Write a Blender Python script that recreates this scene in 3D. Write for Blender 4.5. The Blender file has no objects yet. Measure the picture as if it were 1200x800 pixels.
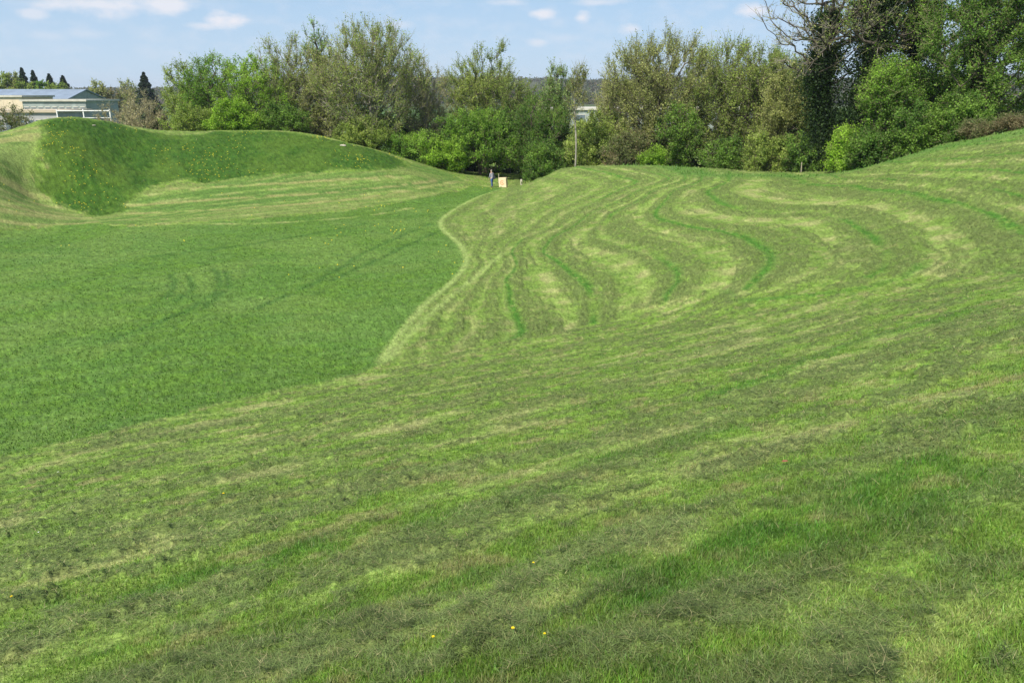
import bpy, math, random
import numpy as np
from mathutils import Vector, Matrix
rad = math.radians
rng = np.random.default_rng(7)
random.seed(7)
SC = bpy.context.scene
COL = SC.collection
F = 28.0/36.0*1200.0
PITCH = rad(17.27)
EYE = 9.3
SP, CP = math.sin(PITCH), math.cos(PITCH)

# ------------------------------------------------------------------ helpers
def ray(u, v):
    a = (u-600)/F; b = (400-v)/F
    return np.array([a, CP+b*SP, -SP+b*CP])
def at(u, v, Y):
    """world point seen in the direction of photo point (u,v) at forward distance Y"""
    d = ray(u, v); k = Y/d[1]
    return (d[0]*k, Y, EYE+d[2]*k)
def tag(o, label=None, cat=None, group=None, kind=None):
    if label: o['label'] = label
    if cat: o['category'] = cat
    if group: o['group'] = group
    if kind: o['kind'] = kind
    return o
def empty(name, loc, rz=0.0):
    o = bpy.data.objects.new(name, None); COL.objects.link(o)
    o.empty_display_size = 0.3
    o.location = loc; o.rotation_euler = (0, 0, rz)
    return o
def mesh_np(name, V, Fc, mats, parent=None, k=None, smooth=False, midx=None, col=None, fsize=None):
    """V (n,3); Fc (m,k) int faces; col (n,3) optional vertex colours"""
    V = np.asarray(V, dtype=np.float32); Fc = np.asarray(Fc, dtype=np.int32)
    me = bpy.data.meshes.new(name)
    me.vertices.add(len(V)); me.vertices.foreach_set('co', V.ravel())
    kk = Fc.shape[1]
    me.loops.add(Fc.size); me.loops.foreach_set('vertex_index', Fc.ravel())
    me.polygons.add(len(Fc))
    me.polygons.foreach_set('loop_start', np.arange(0, Fc.size, kk, dtype=np.int32))
    me.polygons.foreach_set('loop_total', np.full(len(Fc), kk, dtype=np.int32))
    if smooth: me.polygons.foreach_set('use_smooth', np.ones(len(Fc), dtype=bool))
    if not isinstance(mats, (list, tuple)): mats = [mats]
    for m in mats: me.materials.append(m)
    if midx is not None: me.polygons.foreach_set('material_index', np.asarray(midx, dtype=np.int32))
    if col is not None:
        ca = me.color_attributes.new('col', 'FLOAT_COLOR', 'POINT')
        c4 = np.ones((len(V), 4), dtype=np.float32); c4[:, :3] = col
        ca.data.foreach_set('color', c4.ravel())
    me.update(calc_edges=True)
    o = bpy.data.objects.new(name, me); COL.objects.link(o)
    if parent is not None: o.parent = parent
    return o
class MB:
    """collects boxes and tubes into one mesh object"""
    def __init__(s): s.v = []; s.f = []
    def quad(s, pts):
        n = len(s.v); s.v += [tuple(p) for p in pts]; s.f.append(tuple(range(n, n+len(pts))))
    def box(s, c, d, rz=0.0, taper=1.0):
        n = len(s.v); cx, cy, cz = c; hx, hy, hz = d[0]/2, d[1]/2, d[2]/2
        ca, sa = math.cos(rz), math.sin(rz)
        for z, t in ((-hz, 1), (hz, taper)):
            for x, y in ((-hx, -hy), (hx, -hy), (hx, hy), (-hx, hy)):
                x *= t; y *= t
                s.v.append((cx+x*ca-y*sa, cy+x*sa+y*ca, cz+z))
        for q in ((0,3,2,1),(4,5,6,7),(0,1,5,4),(1,2,6,5),(2,3,7,6),(3,0,4,7)): s.f.append(tuple(n+i for i in q))
        return s
    def tube(s, pts, radii, k=6):
        pts = [Vector(p) for p in pts]; n0 = len(s.v)
        for i, p in enumerate(pts):
            t = (pts[min(i+1, len(pts)-1)]-pts[max(i-1, 0)]).normalized()
            u = t.cross(Vector((0.31, 0.2, 0.93))); 
            if u.length < 1e-3: u = t.cross(Vector((1, 0, 0)))
            u.normalize(); w = t.cross(u)
            for j in range(k):
                a = 2*math.pi*j/k; s.v.append(tuple(p+(u*math.cos(a)+w*math.sin(a))*radii[i]))
        for i in range(len(pts)-1):
            for j in range(k):
                a = n0+i*k+j; b = n0+i*k+(j+1) % k
                s.f.append((a, b, b+k, a+k))
        s.f.append(tuple(n0+j for j in range(k))[::-1]); s.f.append(tuple(n0+(len(pts)-1)*k+j for j in range(k)))
        return s
    def build(s, name, mat, parent=None, bevel=0, smooth=False):
        me = bpy.data.meshes.new(name); me.from_pydata(s.v, [], s.f); me.materials.append(mat); me.update()
        if smooth:
            for p in me.polygons: p.use_smooth = True
        o = bpy.data.objects.new(name, me); COL.objects.link(o)
        if parent is not None: o.parent = parent
        if bevel:
            b = o.modifiers.new('bevel', 'BEVEL'); b.width = bevel; b.segments = 2; b.limit_method = 'ANGLE'
        return o

# ------------------------------------------------------------------ noise
def _hash(ix, iy, seed):
    h = (ix.astype(np.int64)*374761393 + iy.astype(np.int64)*668265263 + seed*974634777) & 0xffffffff
    h = ((h ^ (h >> 13))*1274126177) & 0xffffffff
    h = h ^ (h >> 16)
    return (h & 0xffff)/65535.0
def vnoise(x, y, seed=0):
    ix = np.floor(x); iy = np.floor(y); fx = x-ix; fy = y-iy
    fx = fx*fx*(3-2*fx); fy = fy*fy*(3-2*fy)
    a = _hash(ix, iy, seed); b = _hash(ix+1, iy, seed); c = _hash(ix, iy+1, seed); d = _hash(ix+1, iy+1, seed)
    return (a*(1-fx)+b*fx)*(1-fy)+(c*(1-fx)+d*fx)*fy
def fbm(x, y, seed=0, o=4):
    s = 0; a = 0.5; t = 0
    for i in range(o):
        s = s+a*vnoise(x, y, seed+i*17); t += a; a *= 0.5
        x, y = x*1.9+y*0.6+3.1, y*1.9-x*0.6+7.7
    return s/t
def sstep(a, b, x):
    t = np.clip((x-a)/(b-a), 0, 1); return t*t*(3-2*t)

# ------------------------------------------------------------------ terrain height
C = np.array([.837, .547]); N = np.array([-.547, .837])     # along and down the near bank
ctrl = []
def W(x, y, z): ctrl.append((x, y, z))
def P(u, v, Y): ctrl.append(at(u, v, Y))
def prof(d): return 7.65*max(1-d/27.0, 0)**1.3 if d >= 0 else 7.65-0.02*d-0.0098*d*d
for t in (-34, -22, -10, 0, 9):
    for d in (-16, -8, -3, 0, 4, 8, 12, 16, 20, 25, 31):
        if t > 5 and d > 17: continue
        p = C*t+N*d; W(p[0], p[1], max(prof(d), 0))
for t, d in ((18, 0), (18, -8), (18, 5), (30, -6), (30, 0)):
    p = C*t+N*d; W(p[0], p[1], prof(d)+.15)
# junction and right bank
for u, v, Y in ((700,372,32.5),(860,340,32),(1000,325,29),(1200,315,25),
                (1000,280,38),(1000,240,47),(1000,215,55),(1000,199,62),
                (860,300,38),(860,260,46),(860,230,54),(860,205,64),
                (700,320,40),(700,280,48),(700,240,58),(700,215,67),(700,194,77),
                (600,400,29),(600,350,36.3),(600,300,46),(600,270,54.5),(600,240,66),(600,222,77),
                (1200,260,32),(1200,210,39),(1200,155,50),(1100,172,55),(1050,186,58),
                (930,207,64),(780,198,71),(660,197,78),(635,208,79),(612,217,83),
                (1330,120,46),(1330,200,34),
                (540,300,47.3),(520,262,59.5),(560,235,73),(590,219,85),(560,221,82),
                # arena floor
                (445,425,27.2),(300,400,29.9),(300,300,47.5),(150,350,37),(0,300,47.5),(0,400,30),
                (400,265,58),(200,275,55),
                # mound foot, strip, face, top
                (540,224,81),(400,246,67),(240,259,61),(110,262,61),(20,268,58),
                (480,204,81),(400,212,76),(260,222,72),(160,232,69),(110,250,66),(35,225,67),
                (480,189,88),(420,171,88),(350,155,88),(270,154,86),(190,156,84),(130,143,82),(85,137,80),(50,142,76),(0,157,73),(0,190,67),(0,232,61.5),(28,148,76),(-50,178,69),(-110,196,64),
                (320,185,80),(220,190,78),(140,190,75),(90,190,71)):
    P(u, v, Y)
for x, y, z in ((-14,104,.3),(-32,104,.6),(-50,98,1.),(-68,90,.6),(-54,87,2.),(-62,80,1.5),(-82,74,.6),(-75,50,1.4),(-60,30,2.),
                (0,98,-.3),(0,120,-.5),(-30,125,-.3),(-80,120,-.3),(-120,60,0),(-110,10,0),
                (14,90,.5),(30,80,1.2),(44,72,2.6),(56,62,4.2),(64,50,5.5),(60,25,7),(30,110,-.3),(80,90,0),(110,50,2),(100,0,3),(70,-40,2),(0,-60,0),(-60,-50,0)):
    W(x, y, z)
ctrl = np.array(ctrl)
SCL = 50.0
def tps_fit(c):
    X = c[:, :2]/SCL; n = len(X)
    r2 = ((X[:, None]-X[None])**2).sum(-1); K = 0.5*r2*np.log(r2+1e-12)
    K += np.eye(n)*4e-5
    Pm = np.hstack([np.ones((n, 1)), X]); A = np.zeros((n+3, n+3)); A[:n, :n] = K; A[:n, n:] = Pm; A[n:, :n] = Pm.T
    return np.linalg.solve(A, np.concatenate([c[:, 2], np.zeros(3)]))
TW = tps_fit(ctrl)
def tps(x, y):
    x = np.asarray(x, float); sh = x.shape; x = x.ravel()/SCL; y = np.asarray(y, float).ravel()/SCL
    out = np.empty(len(x)); cx = ctrl[:, 0]/SCL; cy = ctrl[:, 1]/SCL
    for i in range(0, len(x), 40000):
        a = x[i:i+40000, None]; b = y[i:i+40000, None]
        r2 = (a-cx)**2+(b-cy)**2
        out[i:i+40000] = (0.5*r2*np.log(r2+1e-12))@TW[:-3]+TW[-3]+TW[-2]*a[:, 0]+TW[-1]*b[:, 0]
    return out.reshape(sh)
def height(x, y):
    x = np.asarray(x, float); y = np.asarray(y, float)
    R = np.hypot(x, y-45); w = sstep(95, 135, R)
    rr = np.hypot(x, y)
    far = -0.4+sstep(700, 1500, rr)*(15+22*fbm(x/420+9, y/420, 5, 3))*(.35+.65*sstep(-.45, -.2, x/np.maximum(y, 1)))
    near = np.zeros_like(x); m = w < 1
    near[m] = np.clip(tps(x[m], y[m]), -2, 12)
    z = near*(1-w)+far*w
    z += (fbm(x/7, y/7, 3, 3)-.5)*0.28*sstep(4, 20, rr)
    return z
def hit(u, v, far=130.0):
    d = ray(u, v); Y = np.concatenate([np.linspace(1, 30, 291), np.linspace(30.2, far, 600)]); k = Y/d[1]
    h = height(d[0]*k, Y); z = EYE+d[2]*k; s = np.where(z <= h)[0]
    if len(s) == 0: 
        i = int(np.argmin((z-h)))          # grazes the crest
        return np.array([d[0]*k[i], Y[i]])
    i = s[0]
    if i == 0: return np.array([d[0]*k[0], Y[0]])
    f0 = (z-h)[i-1]; f1 = (z-h)[i]; t = f0/(f0-f1+1e-9)
    Yh = Y[i-1]+(Y[i]-Y[i-1])*t
    return np.array([d[0]*Yh/d[1], Yh])
def ground_z(x, y): return float(height(np.array([x]), np.array([y]))[0])

# ------------------------------------------------------------------ the ground grid (polar, finer near the viewer)
TH = np.concatenate([np.linspace(-180, -46, 45)[:-1], np.linspace(-46, 46, 1060), np.linspace(46, 180, 45)[1:]])
TH = np.radians(TH)
_r = [0.4]
while _r[-1] < 140: _r.append(_r[-1]+min(_r[-1]*.0094, .25 if _r[-1] < 100 else 1.0))
R1 = np.array(_r); R2 = np.exp(np.linspace(math.log(145), math.log(5000), 60))
RR = np.concatenate([R1, R2])
nT, nR = len(TH), len(RR)
GX = RR[:, None]*np.sin(TH)[None]; GY = RR[:, None]*np.cos(TH)[None]
GZ = height(GX, GY)

# ---- rows and areas, measured on the ground
def wl(pts, n=6):
    """a curve on the ground through places read off the photograph, smoothed"""
    p = np.array(pts, float); q = []
    for i in range(len(p)-1):
        p0 = p[max(i-1, 0)]; p1 = p[i]; p2 = p[i+1]; p3 = p[min(i+2, len(p)-1)]
        for t in np.linspace(0, 1, n, endpoint=False):
            q.append(.5*((2*p1)+(-p0+p2)*t+(2*p0-5*p1+4*p2-p3)*t*t+(-p0+3*p1-3*p2+p3)*t**3))
    q.append(p[-1])
    return np.array([hit(a, b) for a, b in q])
def dist_line(x, y, L):
    x0, y0 = L.min(0)-3; x1, y1 = L.max(0)+3
    D = np.full(x.shape, 99.0); m = (x > x0) & (x < x1) & (y > y0) & (y < y1)
    px = x[m]; py = y[m]; d = np.full(px.shape, 99.0)
    for a, b in zip(L[:-1], L[1:]):
        ab = b-a; l2 = (ab**2).sum()+1e-9
        t = np.clip(((px-a[0])*ab[0]+(py-a[1])*ab[1])/l2, 0, 1)
        d = np.minimum(d, np.hypot(px-a[0]-t*ab[0], py-a[1]-t*ab[1]))
    D[m] = d; return D
def inpoly(x, y, Pg):
    r = np.zeros(x.shape, bool); n = len(Pg)
    for i in range(n):
        x1, y1 = Pg[i]; x2, y2 = Pg[(i+1) % n]
        c = ((y1 > y) != (y2 > y)) & (x < (x2-x1)*(y-y1)/((y2-y1) if abs(y2-y1) > 1e-9 else 1e-9)+x1)
        r ^= c
    return r
sub = RR < 142
X = GX[sub]; Y = GY[sub]
wx = X+(fbm(X*.9, Y*.9, 31, 3)-.5)*.42*sstep(1, 8, np.hypot(X, Y)); wy = Y+(fbm(X*.9+40, Y*.9, 33, 3)-.5)*.42*sstep(1, 8, np.hypot(X, Y))
floor_edge = [(-120,590),(0,536),(100,513),(220,483),(300,464),(400,443),(445,425),(470,390),(500,355),(530,330),(546,308),(540,288),(520,270),(517,258),(535,244),(560,231),(590,221)]
FE = wl(floor_edge, 4)
floor_poly = np.vstack([FE, [(-1, 84), (-4, 84)], wl([(540,224),(400,248),(240,261),(150,266),(110,262),(60,266),(0,272)], 3), [(-70, 50), (-60, 10)]])
mound_poly = wl([(45,152),(60,143),(86,138),(130,144),(190,156.5),(270,155),(350,156),(420,172),(480,190),(470,197),(400,201),(330,203),(250,211),(200,215),(160,225),(142,246),(112,252),(85,247),(50,225),(38,200),(45,175),(45,152)], 3)
strip_poly = wl([(160,226),(250,212),(330,204),(400,202),(470,198),(490,192),(545,212),(525,224),(480,234),(400,246),(300,254),(240,259),(170,262),(120,262),(110,254),(142,247)], 3)
left_poly = np.vstack([wl([(0,158),(45,148),(42,175),(35,200),(50,226),(85,248),(112,256),(110,262),(60,264),(0,268)], 3), [(-70, 55), (-80, 70)]])
def soft(Pg, w=.4, jx=wx, jy=wy): return inpoly(jx, jy, Pg).astype(float)
FLOOR = soft(floor_poly); mjx = wx+(fbm(X*.33, Y*.33, 41, 4)-.5)*3.6; mjy = wy+(fbm(X*.33+9, Y*.33, 43, 4)-.5)*3.6; MOUND = soft(mound_poly, .4, mjx, mjy)
for q_ in range(6):
    a_ = fbm(X*(.9+.5*q_), Y*(.9+.5*q_), 800+q_, 3)-.5; b_ = fbm(X*(.9+.5*q_)+30, Y*(.9+.5*q_), 820+q_, 3)-.5; MOUND = MOUND+soft(mound_poly, .4, mjx+a_*3.0, mjy+b_*3.0)
MOUND = MOUND/7; STRIP = soft(strip_poly)*(1-MOUND); LEFT = soft(left_poly)*(1-MOUND)

PALE = np.zeros_like(X); GREEN = np.zeros_like(X); DARK = np.zeros_like(X)
def add(M, pts, w, s, jit=True, taper=False):
    D = dist_line(wx if jit else X, wy if jit else Y, wl(pts))
    np.maximum(M, s*np.exp(-(D/w)**2*1.2), out=M)
# pale shorn lines
add(PALE, floor_edge[6:], .17, .95, False)
add(PALE, [(0,536),(100,513),(220,483),(300,464),(400,443),(500,424),(560,412),(640,398),(720,378),(790,352),(860,340)], .28, .62)
add(PALE, [(930,212),(880,212),(830,208)], .5, .6)
add(PALE, [(1090,182),(1140,172),(1200,162)], .35, .85)
add(PALE, [(453,424),(476,395),(510,365),(540,340),(560,323),(583,303),(610,281),(650,254),(700,230),(750,213),(790,205)], .22, .8)
add(PALE, [(488,400),(530,358),(556,343),(572,325),(600,300),(630,279),(680,250),(740,225),(800,206)], .18, .6)
for p in ([(740,350),(755,335)], [(760,362),(800,350),(828,338)], [(905,338),(935,330),(955,322)], [(1060,322),(1100,318),(1125,300)], [(870,335),(862,348)], [(700,250),(735,240),(750,262)], [(800,232),(805,250)]):
    add(PALE, p, .8, .75)
for p in ([(662,200),(676,213),(668,224)], [(695,196),(712,208),(700,220)], [(633,212),(645,226),(640,236)], [(612,222),(626,238),(624,250)], [(590,232),(604,250),(605,262)],
          [(570,245),(584,262),(588,275)], [(552,258),(566,276),(568,290)], [(532,262),(548,282)], [(575,300),(560,280)], [(720,196),(745,205)]):
    add(PALE, p, .38, 1.0)
for p in ([(1000,366),(950,372),(905,386)], [(560,500),(600,488),(640,478)], [(500,525),(540,512)], [(985,400),(960,410)], [(1010,440),(1060,425),(1120,410)], [(800,395),(880,375),(940,362)],
          [(0,560),(60,548)], [(880,350),(868,342)], [(640,565),(690,548)], [(1120,318),(1200,302)], [(1130,345),(1200,345)]):
    add(PALE, p, .45, .7)
# bright green uncut ribbons
for p in ([(1080,310),(1040,330),(960,345),(860,352)], [(1150,360),(1090,378),(1000,402),(900,440),(830,470)], [(850,505),(790,520),(700,538)], [(1200,560),(1120,580),(1040,620),(960,640)],
          [(1100,535),(1040,560),(960,600),(880,630),(800,670)], [(640,580),(560,602),(480,615)], [(700,660),(760,700)], [(850,340),(862,346)], [(1180,318),(1210,322)],
          [(360,640),(240,672),(160,700)]):
    add(GREEN, p, .30, .65)
# windrows of cut grass
# rows on the near bank
fg = [([(-60,690),(60,655),(300,600),(560,545),(700,518),(830,482),(1010,424),(1200,352)], .42, .8),
      ([(-60,775),(130,725),(400,660),(560,597),(770,532),(905,470),(1030,425),(1110,396),(1210,368)], .36, .85),
      ([(150,800),(330,762),(560,705),(700,645),(800,612),(930,575),(1050,530),(1210,470)], .30, .9),
      ([(380,815),(600,790),(800,738),(930,680),(1060,622),(1210,565)], .26, .85),
      ([(800,810),(950,760),(1080,700),(1210,650)], .18, .5),
      ([(150,545),(300,520),(500,478),(650,440),(800,418),(930,380),(1060,352),(1150,335)], .5, .6),
      ([(50,600),(200,570),(430,522),(600,480),(740,450),(880,415),(1000,380)], .45, .7),
      ([(-50,632),(100,610),(300,565),(470,525)], .35, .6),
      ([(250,503),(400,472),(560,430),(700,400),(820,378)], .5, .6),
      ([(100,527),(300,488),(470,447),(640,412)], .4, .55),
      ([(450,632),(560,610),(640,590)], .25, .6), ([(1000,372),(1060,362),(1120,350)], .3, .8), ([(960,520),(900,540),(830,560)], .25, .6)]
for p, w, s in fg: add(DARK, p, w, s)
# tractor tracks over the arena floor
TRK = np.zeros_like(X)
for p in ([(250,315),(259,330),(240,352),(190,376),(130,398)], [(262,318),(268,332),(240,360)], [(200,322),(203,335),(190,350)], [(222,324),(224,338),(205,352)], [(505,262),(440,290),(360,335),(300,362)], [(520,268),(455,298),(390,328)], [(430,262),(300,285),(180,300)]):
    add(TRK, p, .24, .7)
for p in ([(150,240),(280,226),(400,215),(500,205)], [(170,252),(300,240),(430,228),(530,215)], [(130,258),(250,255),(330,248),(480,232),(545,215)], [(180,262),(300,262),(420,254),(480,244)],
          [(160,232),(200,225),(300,216)], [(45,160),(38,190),(30,215),(60,240),(105,253)], [(0,235),(60,248),(110,258)]):
    add(PALE, p, .3, .8)

# the rows of the far bank flow in S curves: a smooth row coordinate through the traced ones
flow = [(0, [(445,425),(470,390),(500,355),(530,330),(546,308),(540,288),(520,270),(517,258),(535,244),(560,231)]),
        (1, [(500,408),(528,368),(550,343),(562,324),(568,302),(588,268),(625,240),(662,216)]),
        (2, [(612,390),(606,372),(597,350),(592,328),(604,303),(645,267),(690,240),(745,215)]),
        (3, [(697,360),(693,343),(680,327),(657,310),(636,297),(650,277),(690,252),(740,230),(785,211)]),
        (4, [(783,343),(796,330),(790,316),(767,300),(725,286),(703,270),(718,250),(760,226),(803,208)]),
        (5, [(888,325),(900,311),(887,288),(835,270),(795,263),(776,241),(788,227),(822,207)]),
        (5.55, [(925,336),(968,318),(975,300),(955,275),(905,262),(850,259),(812,250),(797,239),(803,225),(835,208)]),
        (6.1, [(1030,320),(1043,303),(1018,275),(990,258),(960,248),(905,251),(860,243),(838,232),(840,220),(855,210)]),
        (6.9, [(1085,322),(1115,302),(1084,268),(1046,252),(1000,241),(940,238),(890,231),(870,222),(885,212)]),
        (7.6, [(1150,324),(1168,305),(1145,277),(1108,256),(1065,243),(1015,233),(955,225),(905,214)]),
        (8.2, [(1225,290),(1200,268),(1167,252),(1130,240),(1090,230),(1048,223),(1000,217),(940,211)]),
        (9.0, [(1240,246),(1200,232),(1150,221),(1100,214),(1040,210),(980,207)]), (10.0, [(1200,204),(1130,200),(1070,200),(1010,202)]), (11.0, [(1200,180),(1120,187),(1060,191)])]
fx, fy, fv = [], [], []
for val, pts in flow:
    Lw = wl(pts, 2)
    for a_ in Lw[::2]: fx.append(a_[0]); fy.append(a_[1]); fv.append(val)
fc = np.array([fx, fy, fv]).T; cen = fc[:, :2].mean(0)
Kd = np.sqrt(((fc[:, None, :2]-fc[None, :, :2])**2).sum(-1)+1.2); nf = len(fc)
PM = np.hstack([np.ones((nf, 1)), fc[:, :2]-cen]); AA = np.zeros((nf+3, nf+3)); AA[:nf, :nf] = -Kd+np.eye(nf)*.15; AA[:nf, nf:] = PM; AA[nf:, :nf] = PM.T
FW = np.linalg.solve(AA, np.concatenate([fc[:, 2], [0, 0, 0]]))
sz_poly = np.vstack([wl(floor_edge[6:], 4), [(-2, 90), (2, 105), (85, 105), (70, 12)], wl([(1290,316),(1200,316),(1100,322),(1000,327),(930,334),(860,342),(790,352),(720,374),(640,392),(560,406),(500,418),(445,426)], 3)])
SZ = inpoly(wx, wy, sz_poly)
PHI = np.zeros_like(X); mm = SZ | False; xx, yy = (X+.15*(wx-X))[mm], (Y+.15*(wy-Y))[mm]; ph = np.empty(len(xx))
for i in range(0, len(xx), 30000):
    D_ = np.sqrt((xx[i:i+30000, None]-fc[:, 0])**2+(yy[i:i+30000, None]-fc[:, 1])**2+1.2)
    ph[i:i+30000] = -D_@FW[:nf]+FW[nf]+(xx[i:i+30000]-cen[0])*FW[nf+1]+(yy[i:i+30000]-cen[1])*FW[nf+2]
PHI[mm] = ph
SZ = SZ.astype(float)
def band(x, c, w): return np.exp(-((x-c)/w)**2)
fr_ = np.interp(PHI, [0, 1, 2, 3, 4, 5, 6.1, 6.9, 8.2, 9.0, 10.0, 11.0, 20], [0, 1, 2, 3, 4, 5, 6, 6.6, 7, 8, 9, 10, 18]); frac = fr_-np.floor(fr_)
al = (X*.25+Y*.97)
s1 = fbm(PHI*5.5, al*.16, 601, 3); s2 = fbm(PHI*13, al*.35, 611, 3); s0 = fbm(PHI*1.5, al*.12, 621, 2)
rib = np.maximum(band(frac, 0, .065), band(frac, 1, .065))*sstep(.3, .5, s0+.08)
GREEN = np.maximum(GREEN, SZ*rib*sstep(1.5, 1.9, fr_))
dk_ = np.maximum(band(frac, .20, .11), band(frac, .86, .08)*.9); dk_ = np.maximum(dk_, band(frac, .5, .06)*.55*sstep(.45, .55, s1))
DARK = np.maximum(DARK, SZ*np.clip(np.clip(dk_*(.8+.9*s2)+.6*sstep(.52, .6, s1), 0, 1)*1.0*sstep(2.0, 2.25, fr_)+sstep(2.25, 2.0, fr_)*np.clip(band(np.mod(fr_*2, 1), .3, .2)*(.3+1.1*s2)+.5*sstep(.5, .6, s2), 0, 1)*.85, 0, 1))
PALE = np.maximum(PALE, SZ*np.clip(band(frac, .62, .14)*(.6+1.1*s1)*sstep(1.7, 2.1, fr_)+sstep(2.25, 2.0, fr_)*band(np.mod(fr_*2, 1), .8, .13)*(.2+1.0*s2)+.75*sstep(.58, .68, s2)*.6, 0, 1))
ROUGH = np.zeros_like(X); add(ROUGH, [(745,194),(775,191),(800,199),(830,205),(900,206),(945,207),(1000,200),(1050,186),(1130,167),(1200,155)], 1.7, 1.0)
for p in ([(745,192),(765,188),(790,195),(815,203)],): add(ROUGH, p, 2.2, 1.0)
ROUGH *= (np.hypot(X, Y) > 40)
DARK *= 1-ROUGH
n1 = fbm(X*1.1, Y*1.1, 50, 4); n2 = fbm(X*4.5, Y*4.5, 60, 4); n3 = fbm(X*.25, Y*.25, 70, 3); n4 = fbm(X*14, Y*14, 80, 3)
ca = X*C[0]+Y*C[1]; cd = X*N[0]+Y*N[1]
streak = fbm(ca*.55, cd*3.2, 90, 4)
MOWN = 1-np.clip(FLOOR+MOUND+STRIP+LEFT, 0, 1)
MOWN *= sstep(-30, -20, X+Y*0.1*0+0) if False else 1
bank = MOWN*(1-SZ)
DARK = np.clip(DARK*1.35, 0, 1)*MOWN*sstep(.34, .48, n2*.7+n1*.3+.03)
DARK = np.maximum(DARK, bank*.95*sstep(.53, .60, streak*.7+n2*.3))
edge = (np.hypot(X, Y) < 95)
PALE = np.maximum(PALE, bank*.95*sstep(.55, .64, fbm(ca*.35+50, cd*2.0+9, 97, 4)))
PALE = PALE*(.55+.75*n2)*sstep(.22, .5, n1)
PALE = np.maximum(PALE, MOWN*.8*sstep(.62, .78, fbm(X*.8+5, Y*.8, 95, 3)*.6+n2*.4))
GREEN = GREEN*sstep(.2, .45, n2)
DARK *= 1-.8*GREEN; 
def mixc(A, B, m): return A*(1-m[..., None])+np.array(B)*m[..., None]
base = np.ones(X.shape+(3,))*np.array([.128, .212, .030])            # mown turf
base = mixc(base, (.160, .235, .042), sstep(.42, .7, n1)*.8)
base = mixc(base, (.080, .150, .028), sstep(.48, .7, n2)*.7)
base = mixc(base, (.22, .205, .085), MOWN*sstep(.58, .74, fbm(X*2.5, Y*2.5, 110, 3))*.7)
base = mixc(base, (.110, .165, .040), SZ*.25)
base = mixc(base, (.080, .158, .020), FLOOR*.94)
base = mixc(base, (.064, .130, .022), FLOOR*sstep(.42, .66, n2)*.75)
base = mixc(base, (.118, .190, .040), FLOOR*sstep(.42, .62, n3)*.55)
base = mixc(base, (.070, .148, .025), FLOOR*sstep(.52, .62, fbm(X*.5+7, Y*.5, 77, 3))*.5)
base = mixc(base, (.105, .180, .042), FLOOR*sstep(.5, .7, streak)*.4)
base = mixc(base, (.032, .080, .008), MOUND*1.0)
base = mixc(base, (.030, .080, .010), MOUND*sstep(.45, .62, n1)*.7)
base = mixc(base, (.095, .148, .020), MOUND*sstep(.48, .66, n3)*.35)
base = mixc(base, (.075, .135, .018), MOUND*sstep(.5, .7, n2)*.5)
st2 = fbm((X*.81+Y*.58)*.10, (-X*.58+Y*.81)*1.9, 130, 3)
base = mixc(base, (.108, .178, .036), STRIP*.88)
base = mixc(base, (.185, .205, .065), STRIP*sstep(.5, .64, st2)*.5)
base = mixc(base, (.070, .140, .025), STRIP*sstep(.5, .36, st2)*.8)
for p in ([(170,236),(280,228),(400,222),(500,214)], [(165,246),(300,238),(420,226),(530,210)], [(250,216),(350,212),(450,204)]):
    T_ = np.zeros_like(X); add(T_, p, .35, 1.0); base = mixc(base, (.072, .140, .028), T_*STRIP*.75)
for p in ([(150,241),(280,232),(400,225),(510,212)], [(150,251),(300,243),(430,231),(535,213)], [(200,222),(330,215),(460,207)]):
    T_ = np.zeros_like(X); add(T_, p, .28, 1.0); base = mixc(base, (.270, .250, .095), T_*STRIP*sstep(.3, .55, n1+.05)*.8)
base = mixc(base, (.150, .200, .055), LEFT*.85)
base = mixc(base, (.090, .155, .032), LEFT*sstep(.42, .6, n1)*.75)
base = mixc(base, (.260, .245, .095), LEFT*sstep(.55, .7, st2)*.6)
base = mixc(base, (.200, .275, .062), np.clip(PALE, 0, 1)*.8)
base = mixc(base, (.290, .265, .120), np.clip(PALE, 0, 1)*sstep(.5, .66, n1)*.6)
base = mixc(base, (.050, .140, .015), GREEN*.97)
base = mixc(base, (.034, .092, .016), TRK*.9*FLOOR*sstep(.3, .5, n1+.1))
EDGE_ = np.zeros_like(X); add(EDGE_, floor_edge[6:], .2, 1.0, False); add(EDGE_, [(453,424),(480,392),(512,362),(545,335),(566,317),(590,297)], .2, .8, False)
base = mixc(base, (.100, .138, .036), np.clip(DARK, 0, 1)*.85)
base = mixc(base, (.080, .165, .030), ROUGH*.85)
base = mixc(base, (.225, .300, .085), EDGE_*.9)
base *= (.55+.9*n4)[..., None]
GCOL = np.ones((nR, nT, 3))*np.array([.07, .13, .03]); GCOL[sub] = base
# beyond the bank: rough ground under the trees, then fields, then wooded hill
RG = np.hypot(GX, GY); n5 = fbm(GX/60, GY/60, 200, 4)
wood = sstep(400, 900, RG)*.9
GCOL = GCOL*(1-wood[..., None])+np.array([.075, .075, .045])*(.6+.8*n5[..., None])*wood[..., None]
# relief of the windrows, tussocks
n6 = fbm(X*7, Y*7, 640, 3)
DARK *= 1-.9*np.exp(-(dist_line(X, Y, FE[24:])/.25)**2)
DARK *= .72+.28*sstep(4, 9, np.hypot(X, Y))*np.ones_like(X)
DARK = np.where(np.hypot(X, Y) < 9, DARK*(.7+.7*sstep(.35, .6, n1)), DARK)
relief = DARK*(.012+.05*sstep(.48, .72, n6)*sstep(.25, .6, n2)+.02*n4)*(1+1.1*SZ)+(FLOOR*.10+MOUND*.20)*(n2-.5)+MOUND*(n1-.5)*.3+GREEN*.02-TRK*.03
relief += (n4-.5)*.02*np.clip(np.hypot(X, Y)/5, .4, 3)
GZ[sub] += relief*sstep(.4, 1.5, np.hypot(X, Y))
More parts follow.
